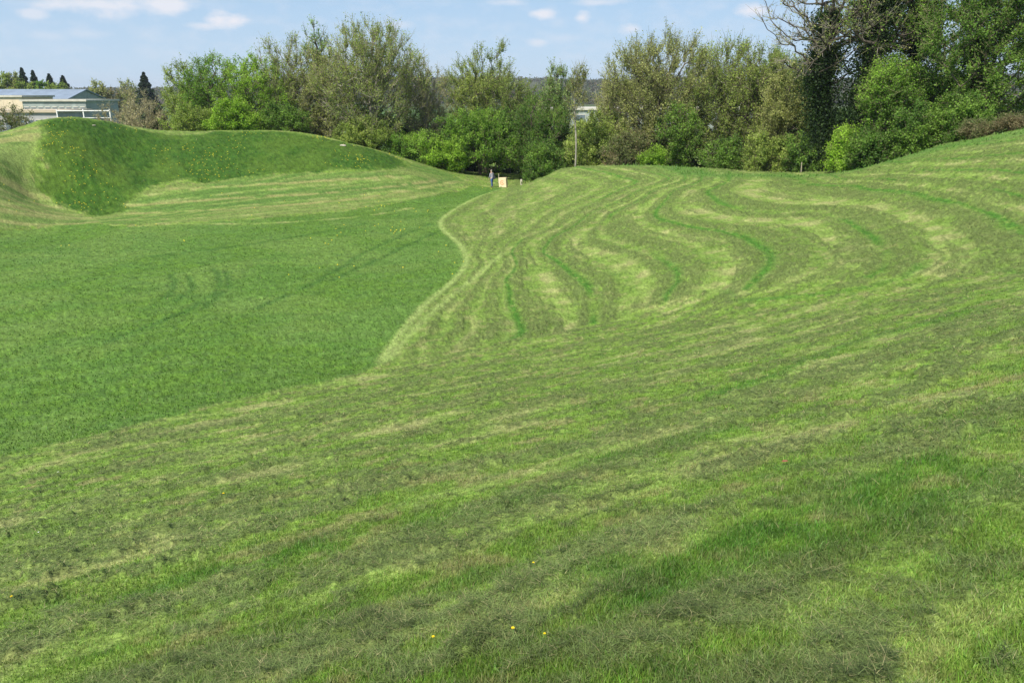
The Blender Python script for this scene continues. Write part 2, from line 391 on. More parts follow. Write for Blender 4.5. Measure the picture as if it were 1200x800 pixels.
# smooth join across the grid fields for sampling
FD = {'z': GZ, 'c0': GCOL[..., 0], 'c1': GCOL[..., 1], 'c2': GCOL[..., 2]}
for nme, A in (('dark', DARK), ('floor', FLOOR), ('mound', MOUND), ('green', GREEN), ('pale', PALE), ('strip', STRIP+LEFT), ('rough', ROUGH)):
    B = np.zeros((nR, nT)); B[sub] = A; FD[nme] = B
LR0, LR1 = math.log(.4), math.log(140); NR1 = len(R1)
def sample(names, x, y):
    r = np.hypot(x, y); th = np.arctan2(x, y)
    fr = np.clip(np.interp(r, R1, np.arange(NR1)), 0, NR1-1.001); ft = np.clip(np.interp(th, TH, np.arange(nT)), 0, nT-1.001)
    i = fr.astype(int); j = ft.astype(int); a = fr-i; b = ft-j
    out = []
    for nme in names:
        G = FD[nme]; out.append((G[i, j]*(1-a)+G[i+1, j]*a)*(1-b)+(G[i, j+1]*(1-a)+G[i+1, j+1]*a)*b)
    return out

# ------------------------------------------------------------------ materials
def new_mat(name):
    m = bpy.data.materials.new(name); m.use_nodes = True; nt = m.node_tree
    for n in list(nt.nodes): nt.nodes.remove(n)
    out = nt.nodes.new('ShaderNodeOutputMaterial'); return m, nt, out
def nd(nt, t, **kw):
    n = nt.nodes.new(t)
    for k, v in kw.items():
        if k in n.inputs.keys() if hasattr(n.inputs, 'keys') else False: n.inputs[k].default_value = v
        else: setattr(n, k, v)
    return n
def simple(name, color, rough=.8, var=.25, scale=6.0, bump=0.0, spec=.3, metal=0.0, noise2=None):
    m, nt, out = new_mat(name)
    b = nt.nodes.new('ShaderNodeBsdfPrincipled'); b.inputs['Roughness'].default_value = rough
    b.inputs['Specular IOR Level'].default_value = spec; b.inputs['Metallic'].default_value = metal
    tc = nt.nodes.new('ShaderNodeTexCoord')
    no = nt.nodes.new('ShaderNodeTexNoise'); no.inputs['Scale'].default_value = scale; no.inputs['Detail'].default_value = 5
    nt.links.new(tc.outputs['Object'], no.inputs['Vector'])
    mr = nt.nodes.new('ShaderNodeMapRange'); mr.inputs['From Min'].default_value = .3; mr.inputs['From Max'].default_value = .7
    mr.inputs['To Min'].default_value = 1-var; mr.inputs['To Max'].default_value = 1+var
    nt.links.new(no.outputs['Fac'], mr.inputs['Value'])
    vm = nt.nodes.new('ShaderNodeVectorMath'); vm.operation = 'SCALE'; vm.inputs[0].default_value = color
    nt.links.new(mr.outputs['Result'], vm.inputs['Scale']); nt.links.new(vm.outputs[0], b.inputs['Base Color'])
    if bump:
        bp = nt.nodes.new('ShaderNodeBump'); bp.inputs['Strength'].default_value = bump; bp.inputs['Distance'].default_value = .02
        nt.links.new(no.outputs['Fac'], bp.inputs['Height']); nt.links.new(bp.outputs['Normal'], b.inputs['Normal'])
    nt.links.new(b.outputs[0], out.inputs[0]); return m
def ground_mat():
    m, nt, out = new_mat('turf'); L = nt.links.new
    b = nt.nodes.new('ShaderNodeBsdfPrincipled'); b.inputs['Roughness'].default_value = .9; b.inputs['Specular IOR Level'].default_value = .15
    at_ = nt.nodes.new('ShaderNodeAttribute'); at_.attribute_name = 'col'
    tc = nt.nodes.new('ShaderNodeTexCoord')
    cur = at_.outputs['Color']; hs = None
    for sc, lo, hi in ((9.0, .72, 1.28), (38.0, .6, 1.42), (1.7, .85, 1.15)):
        no = nt.nodes.new('ShaderNodeTexNoise'); no.inputs['Scale'].default_value = sc; no.inputs['Detail'].default_value = 4
        L(tc.outputs['Object'], no.inputs['Vector'])
        mr = nt.nodes.new('ShaderNodeMapRange'); mr.inputs['From Min'].default_value = .3; mr.inputs['From Max'].default_value = .7
        mr.inputs['To Min'].default_value = lo; mr.inputs['To Max'].default_value = hi; L(no.outputs['Fac'], mr.inputs['Value'])
        vm = nt.nodes.new('ShaderNodeVectorMath'); vm.operation = 'SCALE'; L(cur, vm.inputs[0]); L(mr.outputs['Result'], vm.inputs['Scale']); cur = vm.outputs[0]
        if sc == 9.0: hs = no.outputs['Fac']
    L(cur, b.inputs['Base Color'])
    bp = nt.nodes.new('ShaderNodeBump'); bp.inputs['Strength'].default_value = .7; bp.inputs['Distance'].default_value = .06
    L(hs, bp.inputs['Height']); L(bp.outputs['Normal'], b.inputs['Normal']); L(b.outputs[0], out.inputs[0]); return m
def leaf_mat(name, trans=.3, attr=True, color=(.1, .2, .03), rough=.6, spec=.25, var=.3):
    """colour attribute or plain colour x slow noise, thin translucent leaf"""
    m, nt, out = new_mat(name); L = nt.links.new
    tc = nt.nodes.new('ShaderNodeTexCoord'); no = nt.nodes.new('ShaderNodeTexNoise'); no.inputs['Scale'].default_value = .9; no.inputs['Detail'].default_value = 4
    L(tc.outputs['Object'], no.inputs['Vector'])
    mr = nt.nodes.new('ShaderNodeMapRange'); mr.inputs['From Min'].default_value = .3; mr.inputs['From Max'].default_value = .7
    mr.inputs['To Min'].default_value = 1-var; mr.inputs['To Max'].default_value = 1+var; L(no.outputs['Fac'], mr.inputs['Value'])
    vm = nt.nodes.new('ShaderNodeVectorMath'); vm.operation = 'SCALE'; L(mr.outputs['Result'], vm.inputs['Scale'])
    if attr:
        a = nt.nodes.new('ShaderNodeAttribute'); a.attribute_name = 'col'; L(a.outputs['Color'], vm.inputs[0])
    else: vm.inputs[0].default_value = color
    b = nt.nodes.new('ShaderNodeBsdfPrincipled'); b.inputs['Roughness'].default_value = rough; b.inputs['Specular IOR Level'].default_value = spec
    t = nt.nodes.new('ShaderNodeBsdfTranslucent'); mx = nt.nodes.new('ShaderNodeMixShader'); mx.inputs[0].default_value = trans
    L(vm.outputs[0], b.inputs['Base Color'])
    v2 = nt.nodes.new('ShaderNodeVectorMath'); v2.operation = 'MULTIPLY'; v2.inputs[1].default_value = (1.25, 1.35, .8); L(vm.outputs[0], v2.inputs[0]); L(v2.outputs[0], t.inputs['Color'])
    L(b.outputs[0], mx.inputs[1]); L(t.outputs[0], mx.inputs[2]); L(mx.outputs[0], out.inputs[0]); return m
M_TURF = ground_mat()
M_BLADE = leaf_mat('grass_blade', .25, var=.12, rough=.5, spec=.3)
M_CLIP = leaf_mat('cut_grass', .1, var=.15, rough=.6, spec=.25)
M_LEAF = leaf_mat('leaf', .45, var=.22)
M_BARK = simple('bark', (.125, .105, .075), .9, .35, 3, .4)
M_BARKD = simple('bark_dark', (.060, .050, .036), .9, .3, 3, .4)
M_BARKG = simple('bark_grey', (.22, .20, .16), .9, .3, 3, .4)
M_BIRCH = simple('bark_birch', (.27, .25, .20), .8, .3, 5, .2)
M_TWIG = simple('twig', (.185, .185, .085), .9, .25, 1)
M_TWIGT = simple('twig_tan', (.27, .25, .145), .9, .25, 1)

# ground object
idx = np.arange(nR*nT).reshape(nR, nT)
q = np.stack([idx[:-1, :-1], idx[:-1, 1:], idx[1:, 1:], idx[1:, :-1]], -1).reshape(-1, 4)[:, ::-1]
V = np.stack([GX, GY, GZ], -1).reshape(-1, 3)
V = np.vstack([V, [[0, 0, ground_z(0.01, 0.01)]]]); cidx = len(V)-1
tri = np.stack([idx[0, :-1], idx[0, 1:]], -1)
q = np.vstack([q, np.stack([tri[:, 0], np.full(len(tri), cidx), np.full(len(tri), cidx), tri[:, 1]], -1)[:0]])
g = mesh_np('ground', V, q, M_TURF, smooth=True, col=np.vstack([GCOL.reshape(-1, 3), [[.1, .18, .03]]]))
tag(g, 'mown green grass field with striped banks around a hollow', None, None, 'structure')

# ------------------------------------------------------------------ grass blades (density falls with distance)
def blades(n, r0, r1, power, tmax=44):
    # density over ln r  ~ r^-power
    u = rng.random(n)
    if abs(power) < 1e-6: r = r0*(r1/r0)**u
    else: a0, a1 = r0**-power, r1**-power; r = (a0+(a1-a0)*u)**(-1/power)
    th = np.radians((rng.random(n)*2-1)*tmax)
    return r*np.sin(th), r*np.cos(th), r
def make_blades(name, x, y, r, h, w, col, lean, mat, lift=0.0, lie=False, segs=2):
    n = len(x); z, = sample(['z'], x, y); z = z+lift
    az = rng.random(n)*2*math.pi; dx, dy = np.cos(az), np.sin(az)
    px, py = -dy, dx; B = np.stack([x, y, z-.004], -1)
    side = np.stack([px, py, np.zeros(n)], -1)*(w/2)[:, None]
    laz = rng.random(n)*2*math.pi
    ld = np.stack([np.cos(laz), np.sin(laz), np.zeros(n)], -1)
    up = np.array([0, 0, 1.0])
    if lie: hz = h*rng.uniform(-.05, .35, n); hor = h*.9
    else: hz = h*np.cos(lean); hor = h*np.sin(lean)
    P1 = B+ld*(hor*.38)[:, None]+up*(hz*.58)[:, None]
    P2 = B+ld*hor[:, None]+up*hz[:, None]
    VV = np.stack([B-side, B+side, P1+side*.75, P1-side*.75, P2+side*.12, P2-side*.12], 1).reshape(-1, 3)
    k = np.arange(n)[:, None]*6
    FF = np.stack([k+[0, 1, 2, 3], k+[3, 2, 4, 5]], 1).reshape(-1, 4)
    cc = np.repeat(col, 6, axis=0)
    return mesh_np(name, VV, FF, mat, col=cc)
def colour_at(x, y):
    return np.stack(sample(['c0', 'c1', 'c2'], x, y), -1)
n = 860000
x, y, r = blades(n, 1.3, 95, .62)
dk, fl, mo, gr, pa, stp = sample(['dark', 'floor', 'mound', 'green', 'pale', 'strip'], x, y); ro, = sample(['rough'], x, y)
keep = rng.random(n) > .75*np.clip(dk, 0, 1)
x, y, r, dk, fl, mo, gr, pa, ro = [a[keep] for a in (x, y, r, dk, fl, mo, gr, pa, ro)]; n = len(x)
tall = .038+.035*fl+.06*mo+.014*gr+.20*ro-.014*np.clip(pa, 0, 1)
h = tall*rng.uniform(.55, 1.35, n)*(.7+.6*fbm(x*3, y*3, 300, 2)); w = np.maximum(.0042, r*.00085)*rng.uniform(.7, 1.3, n)
c = colour_at(x, y)*rng.uniform(.6, 1.55, (n, 1))
yel = rng.random(n) < .07*(1-fl)+.02; c[yel] = c[yel]*.4+np.array([.26, .24, .10])*.6
tip = rng.random(n) < .25; c[tip] *= np.array([.75, 1.05, .7])
o = make_blades('grass', x, y, r, h, w, c, rng.uniform(.15, .95, n), M_BLADE)
tag(o, 'short green grass blades covering the banks and hollow', 'grass', None, 'stuff')
# cut grass lying in the windrows
n = 900000
x, y, r = blades(n, 1.3, 90, .6)
dk, = sample(['dark'], x, y); keep = rng.random(n) < np.clip(dk*1.3, .035, 1)*(np.hypot(x, y) < 88)
fl, mo = sample(['floor', 'mound'], x, y); keep &= (fl+mo < .3)
x, y, r, dk = [a[keep] for a in (x, y, r, dk)]; n = len(x)
clump = sstep(.48, .66, fbm(x*7, y*7, 640, 3))
h = rng.uniform(.03, .085, n)*np.clip(r/12, 1, 2.2); w = np.maximum(.0024, r*.0007)*rng.uniform(.7, 1.3, n)
c = np.array([.118, .165, .048])*rng.uniform(.35, 1.75, (n, 1))*(1-.45*(clump*np.clip(dk, 0, 1))[:, None])
dry = rng.random(n) < .10; c[dry] = np.array([.30, .28, .13])*rng.uniform(.6, 1.2, (dry.sum(), 1))
o = make_blades('cut_grass', x, y, r, h, w, c, np.zeros(n), M_CLIP, lift=rng.random(n)*(.012+.045*clump*dk+.02*dk), lie=True)
tag(o, 'dull grey green cut grass lying in loose rows on the mown banks', 'cut grass', None, 'stuff')

#@@BEGIN
# ------------------------------------------------------------------ trees and shrubs
def edges_mesh(A, B, ra, rb, k=4):
    """tapered prisms between point pairs, vectorised"""
    n = len(A); t = B-A; t = t/(np.linalg.norm(t, axis=1, keepdims=True)+1e-9)
    ref = np.tile([0.37, 0.21, 0.9], (n, 1)); ref[np.abs((t*ref).sum(1)) > .93] = [1, 0, 0]
    u = np.cross(t, ref); u /= np.linalg.norm(u, axis=1, keepdims=True)+1e-9; w_ = np.cross(t, u)
    ang = 2*np.pi*np.arange(k)/k
    ring = u[:, None]*np.cos(ang)[None, :, None]+w_[:, None]*np.sin(ang)[None, :, None]
    VV = np.concatenate([A[:, None]+ring*ra[:, None, None], B[:, None]+ring*rb[:, None, None]], 1).reshape(-1, 3)
    b = np.arange(n)[:, None]*2*k
    FF = np.concatenate([b+np.array([j, (j+1) % k, k+(j+1) % k, k+j]) for j in range(k)], 1).reshape(-1, 4)
    return VV, FF
def quads(Pt, size, flat=0.0, aspect=.6):
    n = len(Pt); a = rng.normal(size=(n, 3)); a[:, 2] *= 1-flat; a /= np.linalg.norm(a, axis=1, keepdims=True)
    b = rng.normal(size=(n, 3)); b -= a*(a*b).sum(1, keepdims=True); b /= np.linalg.norm(b, axis=1, keepdims=True)
    s = size[:, None]/2; h = s*aspect
    VV = np.stack([Pt-a*s, Pt+b*h, Pt+a*s, Pt-b*h], 1).reshape(-1, 3)
    return VV, np.arange(4*n).reshape(-1, 4)
PAL = {  # leaf colours
 'olive': [(.235,.310,.062), (.175,.240,.048), (.300,.360,.085)],
 'tan': [(.270,.300,.090), (.205,.240,.068), (.330,.340,.120)],
 'fresh': [(0.147,0.270,0.031), (0.102,0.198,0.022), (0.211,0.342,0.044)],
 'bright': [(0.218,0.360,0.031), (0.154,0.270,0.022), (0.282,0.432,0.050)],
 'pale': [(0.205,0.300,0.094), (0.154,0.240,0.066), (0.256,0.348,0.121)],
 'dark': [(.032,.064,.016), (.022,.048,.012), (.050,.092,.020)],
 'mid': [(0.109,0.198,0.029), (0.070,0.144,0.020), (0.154,0.258,0.039)],
 'bramble': [(.160,.180,.070), (.185,.150,.080), (.120,.150,.045)],
 'straw': [(.36,.31,.18), (.30,.26,.15), (.40,.35,.22)],
 'conifer': [(.026,.050,.022), (.036,.062,.028), (.020,.040,.018)],
}
def tree(name, label, cat, x, y, height_, radius, pal, tips=260, twigs=7, leaves=5, leaf=.17, base=.25, stems=1, bark=None, twigm=None,
         upright=.5, group=None, ivy=0, lean=(0, 0), trunk_r=None, z0=None, egg=1.0, twl=1.0, lump=.30, parts=('trunk', 'crown')):
    zb = ground_z(x, y)-.1 if z0 is None else z0
    H = height_; R = radius*1.12; leaves = leaves*(2.15 if pal in ('olive', 'tan') else 1.75)
    nodes = []; par = []
    for s in range(stems):
        a = rng.random()*6.28; off = np.array([0., 0.])
        spread = (0 if stems == 1 else rng.uniform(.15, .5)*R)
        top = H*(rng.uniform(.62, .8)); last = -1; ph = rng.random()*6
        for i in range(9):
            t = i/8
            p = np.array([off[0]+math.cos(a)*spread*t**1.4+.025*H*math.sin(ph+t*4)*t+lean[0]*t*H, off[1]+math.sin(a)*spread*t**1.4+.025*H*math.cos(ph*1.7+t*5)*t+lean[1]*t*H, top*t])
            nodes.append(p); par.append(last); last = len(nodes)-1
    ntr = len(nodes)
    # points to reach inside the crown's outline
    d = rng.normal(size=(tips, 3)); d /= np.linalg.norm(d, axis=1, keepdims=True)
    lob = fbm(d[:, 0]*1.6+x, d[:, 1]*1.6+d[:, 2]*1.9+y, 5, 3)
    rr = rng.random(tips)**.42*(1-lump*.55+lump*1.6*(lob-.35))
    cz = H*(base+1)/2; hz = H*(1-base)/2
    T = np.stack([d[:, 0]*rr*R+lean[0]*H*.7, d[:, 1]*rr*R+lean[1]*H*.7, cz+d[:, 2]*rr*hz], 1)
    f = (T[:, 2]-H*base)/(H*(1-base)); shrink = 1-np.clip((1-egg)*1.0*np.clip(f, 0, 1), 0, .9); T[:, 0] *= shrink; T[:, 1] *= shrink
    T = T[T[:, 2] > .15*H*base+.2]
    order = np.argsort(np.hypot(T[:, 0], T[:, 1])+.3*np.abs(T[:, 2]-cz)); T = T[order]
    cap = ntr+len(T)*3+5; NP_ = np.zeros((cap, 3)); NP_[:ntr] = nodes; PL = np.zeros(cap); par = par+[0]*(cap-ntr); m = ntr
    for i in range(ntr): PL[i] = 0 if par[i] < 0 else PL[par[i]]+np.linalg.norm(NP_[i]-NP_[par[i]])
    tipi = []
    for p in T:
        dv = p-NP_[:m]; dist = np.linalg.norm(dv, axis=1)
        cost = dist+.28*PL[:m]+np.clip(.35*dist-dv[:, 2], 0, None)*upright*1.6
        j = int(np.argmin(cost)); q = NP_[j]; last = j; L0 = dist[j]
        for s in (.36, .7, 1.0):
            c_ = q+(p-q)*s; c_ = c_+np.array([0, 0, -1])*L0*.16*math.sin(math.pi*s)*upright*1.0+rng.normal(size=3)*.04*L0*(s < 1)
            NP_[m] = c_; par[m] = last; PL[m] = PL[last]+L0*.34; last = m; m += 1
        tipi.append(last)
    NP_ = NP_[:m]; par = np.array(par[:m]); A = np.zeros(m)
    for i in tipi: A[i] += 1
    Ac = A.copy()
    for i in range(m-1, -1, -1):
        if par[i] >= 0 and i >= ntr: Ac[par[i]] += Ac[i]
    for i in range(ntr-1, -1, -1):
        if par[i] >= 0: Ac[par[i]] += Ac[i]
    tr = trunk_r or .018*H+.05
    rad_ = tr*(np.maximum(Ac, .6)/max(Ac[:ntr].max(), 1))**.47; rad_ = np.maximum(rad_, .018)
    e = np.where(par >= 0)[0]; kk = par[e]
    V1, F1 = edges_mesh(NP_[kk], NP_[e], rad_[kk]*1.0, rad_[e], 5)
    root = empty(name, (x, y, zb)); tag(root, label, cat, group)
    mesh_np('trunk', V1, F1, bark or M_BARK, root, smooth=True)
    # twigs
    thin = e[(rad_[e] < max(.06, tr*.35))]
    src = np.concatenate([np.array(tipi), np.array(tipi), rng.choice(thin, size=len(tipi))])
    src = np.repeat(src, max(1, int(round(twigs/3)))); n_ = len(src)
    s0 = NP_[src]+(NP_[par[src]]-NP_[src])*rng.random((n_, 1))*.8
    outd = s0-np.array([lean[0]*H*.5, lean[1]*H*.5, cz-.35*hz]); outd /= np.linalg.norm(outd, axis=1, keepdims=True)+1e-6
    dr = outd*.75+rng.normal(size=(n_, 3))*.55+np.array([0, 0, .9*upright]); dr /= np.linalg.norm(dr, axis=1, keepdims=True)
    ln = rng.uniform(.35, 1.0, n_)*twl*(.5+.055*H)
    s1 = s0+dr*ln[:, None]*.55; s2 = s1+(dr+rng.normal(size=(n_, 3))*.25+np.array([0, 0, .15*upright]))*ln[:, None]*.5
    tw = np.full(n_, .014+.0004*H)
    V2, F2 = edges_mesh(np.vstack([s0, s1]), np.vstack([s1, s2]), np.concatenate([tw, tw*.7]), np.concatenate([tw*.7, tw*.35]), 3)
    mats = [twigm or M_TWIG, M_LEAF]
    VV = [V2]; FF = [F2]; MI = [np.zeros(len(F2))]; CC = [np.tile([.2, .2, .1], (len(V2), 1))]
    nl = int(n_*leaves)
    if nl > 0:
        pi = rng.integers(0, n_, nl); t = rng.random((nl, 1))
        Pt = np.where(t < .5, s0[pi]+(s1[pi]-s0[pi])*t*2, s1[pi]+(s2[pi]-s1[pi])*(t*2-1))+rng.normal(size=(nl, 3))*.12
        V3, F3 = quads(Pt, leaf*rng.uniform(.55, 1.35, nl), .25)
        pc = np.array(PAL[pal]); clus = fbm(Pt[:, 0]*.5+x, Pt[:, 2]*.5+Pt[:, 1]*.35, 9, 3)
        ci = np.clip(((clus-.3)*2.5+rng.normal(size=nl)*.25)*3, 0, 2.99).astype(int)
        cl = pc[[1, 0, 2]][ci]*rng.uniform(.8, 1.45, (nl, 1))
        FF.append(F3+len(V2)); VV.append(V3); MI.append(np.ones(len(F3))); CC.append(np.repeat(cl, 4, axis=0))
    mesh_np('crown', np.vstack(VV), np.vstack(FF), mats, root, midx=np.concatenate(MI), col=np.vstack(CC))
    if ivy:
        thick = e[(rad_[e] > tr*.42)]; ni = ivy; pi = rng.choice(thick, ni); t = rng.random((ni, 1))
        Pt = NP_[pi]+(NP_[par[pi]]-NP_[pi])*t; lo = rng.normal(size=(ni, 3))
        Pt = Pt+lo*(.22+rad_[pi][:, None]*1.6)*(.6+1.0*fbm(Pt[:, 2]*.8+x, Pt[:, 0]*.8, 4, 2))[:, None]
        V4, F4 = quads(Pt, .20*rng.uniform(.6, 1.4, ni)); pc = np.array(PAL['dark'])
        mesh_np('ivy', V4, F4, M_LEAF, root, col=np.repeat(pc[rng.integers(0, 3, ni)]*rng.uniform(.7, 1.2, (ni, 1)), 4, axis=0))
    return root
def tpx(name, label, cat, u, Y, vtop, hw, pal, **k):
    """a tree whose top shows at photo height vtop, crown half-width hw photo pixels, standing Y metres ahead"""
    p = at(u, vtop, Y); zb = ground_z(p[0], Y)-.1; k.setdefault('z0', zb)
    sc_ = math.hypot(1, (u-600)/F)
    return tree(name, label, cat, p[0], Y, p[2]-zb, hw*Y/F*1.0, pal, **k)
G1 = 'trees along the far side of the field'; G2 = 'bushes at the foot of the tree line'
tt = [
 # u, Y, vtop, hw, palette, options, label
 ('deciduous_tree', 'rounded olive green tree in early leaf at the left end of the tree belt', 'tree', 212, 101, 66, 34, 'olive', dict(tips=240, leaves=6, base=.02, stems=3, egg=.75)),
 ('deciduous_tree', 'light green leafy tree just right of the olive end tree', 'tree', 248, 97, 56, 40, 'fresh', dict(tips=300, leaves=8, base=.05, stems=3)),
 ('deciduous_tree', 'brightest green leafy tree behind the middle of the mound', 'tree', 292, 96, 62, 38, 'bright', dict(tips=300, leaves=7, base=.05, stems=3)),
 ('deciduous_tree', 'grey brown half bare tree behind the flat top of the mound', 'tree', 338, 99, 40, 42, 'olive', dict(tips=340, twigs=10, leaves=2.4, base=.06, upright=1.1, twl=1.3, twigm=M_TWIGT)),
 ('deciduous_tree', 'slim tree with a small fresh green tuft at its top', 'tree', 368, 102, 27, 16, 'fresh', dict(tips=110, leaves=4, base=.45, upright=.9)),
 ('deciduous_tree', 'brown thin-leaved tree with pale upright stems at the right shoulder of the mound', 'tree', 382, 98, 52, 34, 'tan', dict(tips=240, twigs=10, leaves=2.0, base=.1, upright=.9, stems=3, bark=M_BARKG)),
 ('deciduous_tree', 'tallest grey topped tree left of centre, crown fading from bare twigs to olive leaves', 'tree', 430, 96, 16, 60, 'olive', dict(tips=620, twigs=10, leaves=3.0, base=.08, upright=1.1, twl=1.25, twigm=M_TWIGT, bark=M_BARKG, stems=2)),
 ('deciduous_tree', 'bare greyish tree with thin upright twigs between the tallest tree and the round olive one', 'tree', 497, 100, 68, 30, 'tan', dict(tips=240, twigs=12, leaves=.8, base=.12, upright=1.0, twigm=M_TWIGT, bark=M_BARKG)),
 ('deciduous_tree', 'round olive tree with a fringe of bare twigs standing over the bright green thicket', 'tree', 567, 104, 55, 46, 'olive', dict(tips=400, twigs=10, leaves=3.6, base=.30, upright=.9)),
 ('deciduous_tree', 'broad bright green leafy tree with dark shade under it behind the walking person', 'tree', 562, 95, 126, 52, 'fresh', dict(tips=420, leaves=9, base=.10, stems=3, leaf=.19)),
 ('deciduous_tree', 'green leafy tree leaning over the gap beside the pale block', 'tree', 628, 94, 108, 42, 'mid', dict(tips=330, leaves=8, base=.03, stems=3)),
 ('deciduous_tree', 'pale green airy tree with an open pointed top left of the thin white trunk', 'tree', 655, 98, 66, 30, 'pale', dict(tips=200, twigs=9, leaves=4.5, base=.1, upright=.9, egg=.6)),
 ('birch_tree', 'slender bare birch with one straight white trunk', 'tree', 677, 79, 72, 12, 'tan', dict(tips=60, twigs=9, leaves=.7, base=.45, upright=1.0, bark=M_BIRCH, trunk_r=.085)),
 ('deciduous_tree', 'low brown green tree filling the space right of the white trunk', 'tree', 706, 86, 128, 40, 'olive', dict(tips=260, twigs=9, leaves=4, base=.02, stems=4)),
 ('deciduous_tree', 'thin bare grey tree rising between the pale pointed tree and the wide twiggy dome', 'tree', 712, 92, 92, 20, 'tan', dict(tips=120, twigs=12, leaves=1.2, base=.1, upright=1.1, twigm=M_TWIGT, bark=M_BARKG)),
 ('deciduous_tree', 'low olive tree filling the space between the round olive tree and the pale pointed one', 'tree', 612, 104, 96, 34, 'olive', dict(tips=220, twigs=10, leaves=3.4, base=.05, upright=.8, stems=3)),
 ('deciduous_tree', 'wide olive brown tree with a twiggy dome behind the middle of the striped bank', 'tree', 768, 88, 28, 66, 'tan', dict(tips=720, twigs=10, leaves=3.2, base=.04, upright=1.05, twl=1.2, stems=3)),
 ('deciduous_tree', 'green leafy sapling tree in front of the wide olive brown dome', 'tree', 797, 82, 118, 28, 'mid', dict(tips=180, leaves=7, base=.03, stems=3)),
 ('deciduous_tree', 'olive tree with a pale trunk right of the wide twiggy dome', 'tree', 850, 86, 38, 44, 'olive', dict(tips=420, twigs=10, leaves=3.2, base=.08, upright=1.1, twl=1.2, bark=M_BIRCH, trunk_r=.2)),
 ('deciduous_tree', 'yellowish half leaved tree under the overhanging bare limb', 'tree', 896, 84, 44, 42, 'olive', dict(tips=380, twigs=10, leaves=3.4, base=.04, upright=1.0, twl=1.2, stems=3)),
 ('deciduous_tree', 'brownish green tree at the dip where the bank starts to rise', 'tree', 938, 78, 62, 38, 'tan', dict(tips=330, twigs=10, leaves=4.5, base=.04, stems=3)),
 ('deciduous_tree', 'fresh green leafy tree behind the brownish one left of the ivy trunks', 'tree', 920, 90, 52, 36, 'fresh', dict(tips=260, twigs=8, leaves=6, base=.2, stems=1)),
 ('ivy_clad_tree', 'tall bare limbed tree with ivy covered stem reaching its crooked limbs out to the left', 'tree', 990, 70, -70, 84, 'tan', dict(tips=170, twigs=10, leaves=1.0, base=.40, upright=.45, ivy=30000, trunk_r=.33, stems=2, twigm=M_BARKG, bark=M_BARKD)),
 ('ivy_clad_tree', 'tallest black green ivy clad tree forking near the top edge', 'tree', 1042, 68, -90, 52, 'fresh', dict(tips=170, twigs=6, leaves=2.5, base=.4, upright=.8, ivy=34000, trunk_r=.45, stems=2, bark=M_BARKD)),
 ('ivy_clad_tree', 'ivy clad tree with a straight stem and leafy right side above the bramble slope', 'tree', 1100, 69, -80, 50, 'fresh', dict(tips=200, twigs=7, leaves=4.5, base=.3, upright=.6, ivy=26000, trunk_r=.42, stems=1, bark=M_BARKD)),
 ('deciduous_tree', 'green leafy tree at the right edge above the brambles', 'tree', 1180, 62, -60, 72, 'mid', dict(tips=520, twigs=8, leaves=7.0, base=.12, upright=.5, ivy=9000, stems=2)),
 ('deciduous_tree', 'sunlit green tree with spreading layered leaves in front of the ivy stems', 'tree', 1054, 64, 60, 34, 'fresh', dict(tips=330, leaves=7, base=.25, upright=.2, stems=2, leaf=.15)),
 ('deciduous_tree', 'dense green tree between the ivy stems and the right edge tree', 'tree', 1115, 63, 88, 40, 'mid', dict(tips=330, leaves=8, base=.08, upright=.3, stems=3)),
]
for nm, lb, ct, u, Yd, vt, hw, pl, kw in tt:
    tpx(nm, lb, ct, u, Yd, vt, hw, pl, group=G1, **kw)
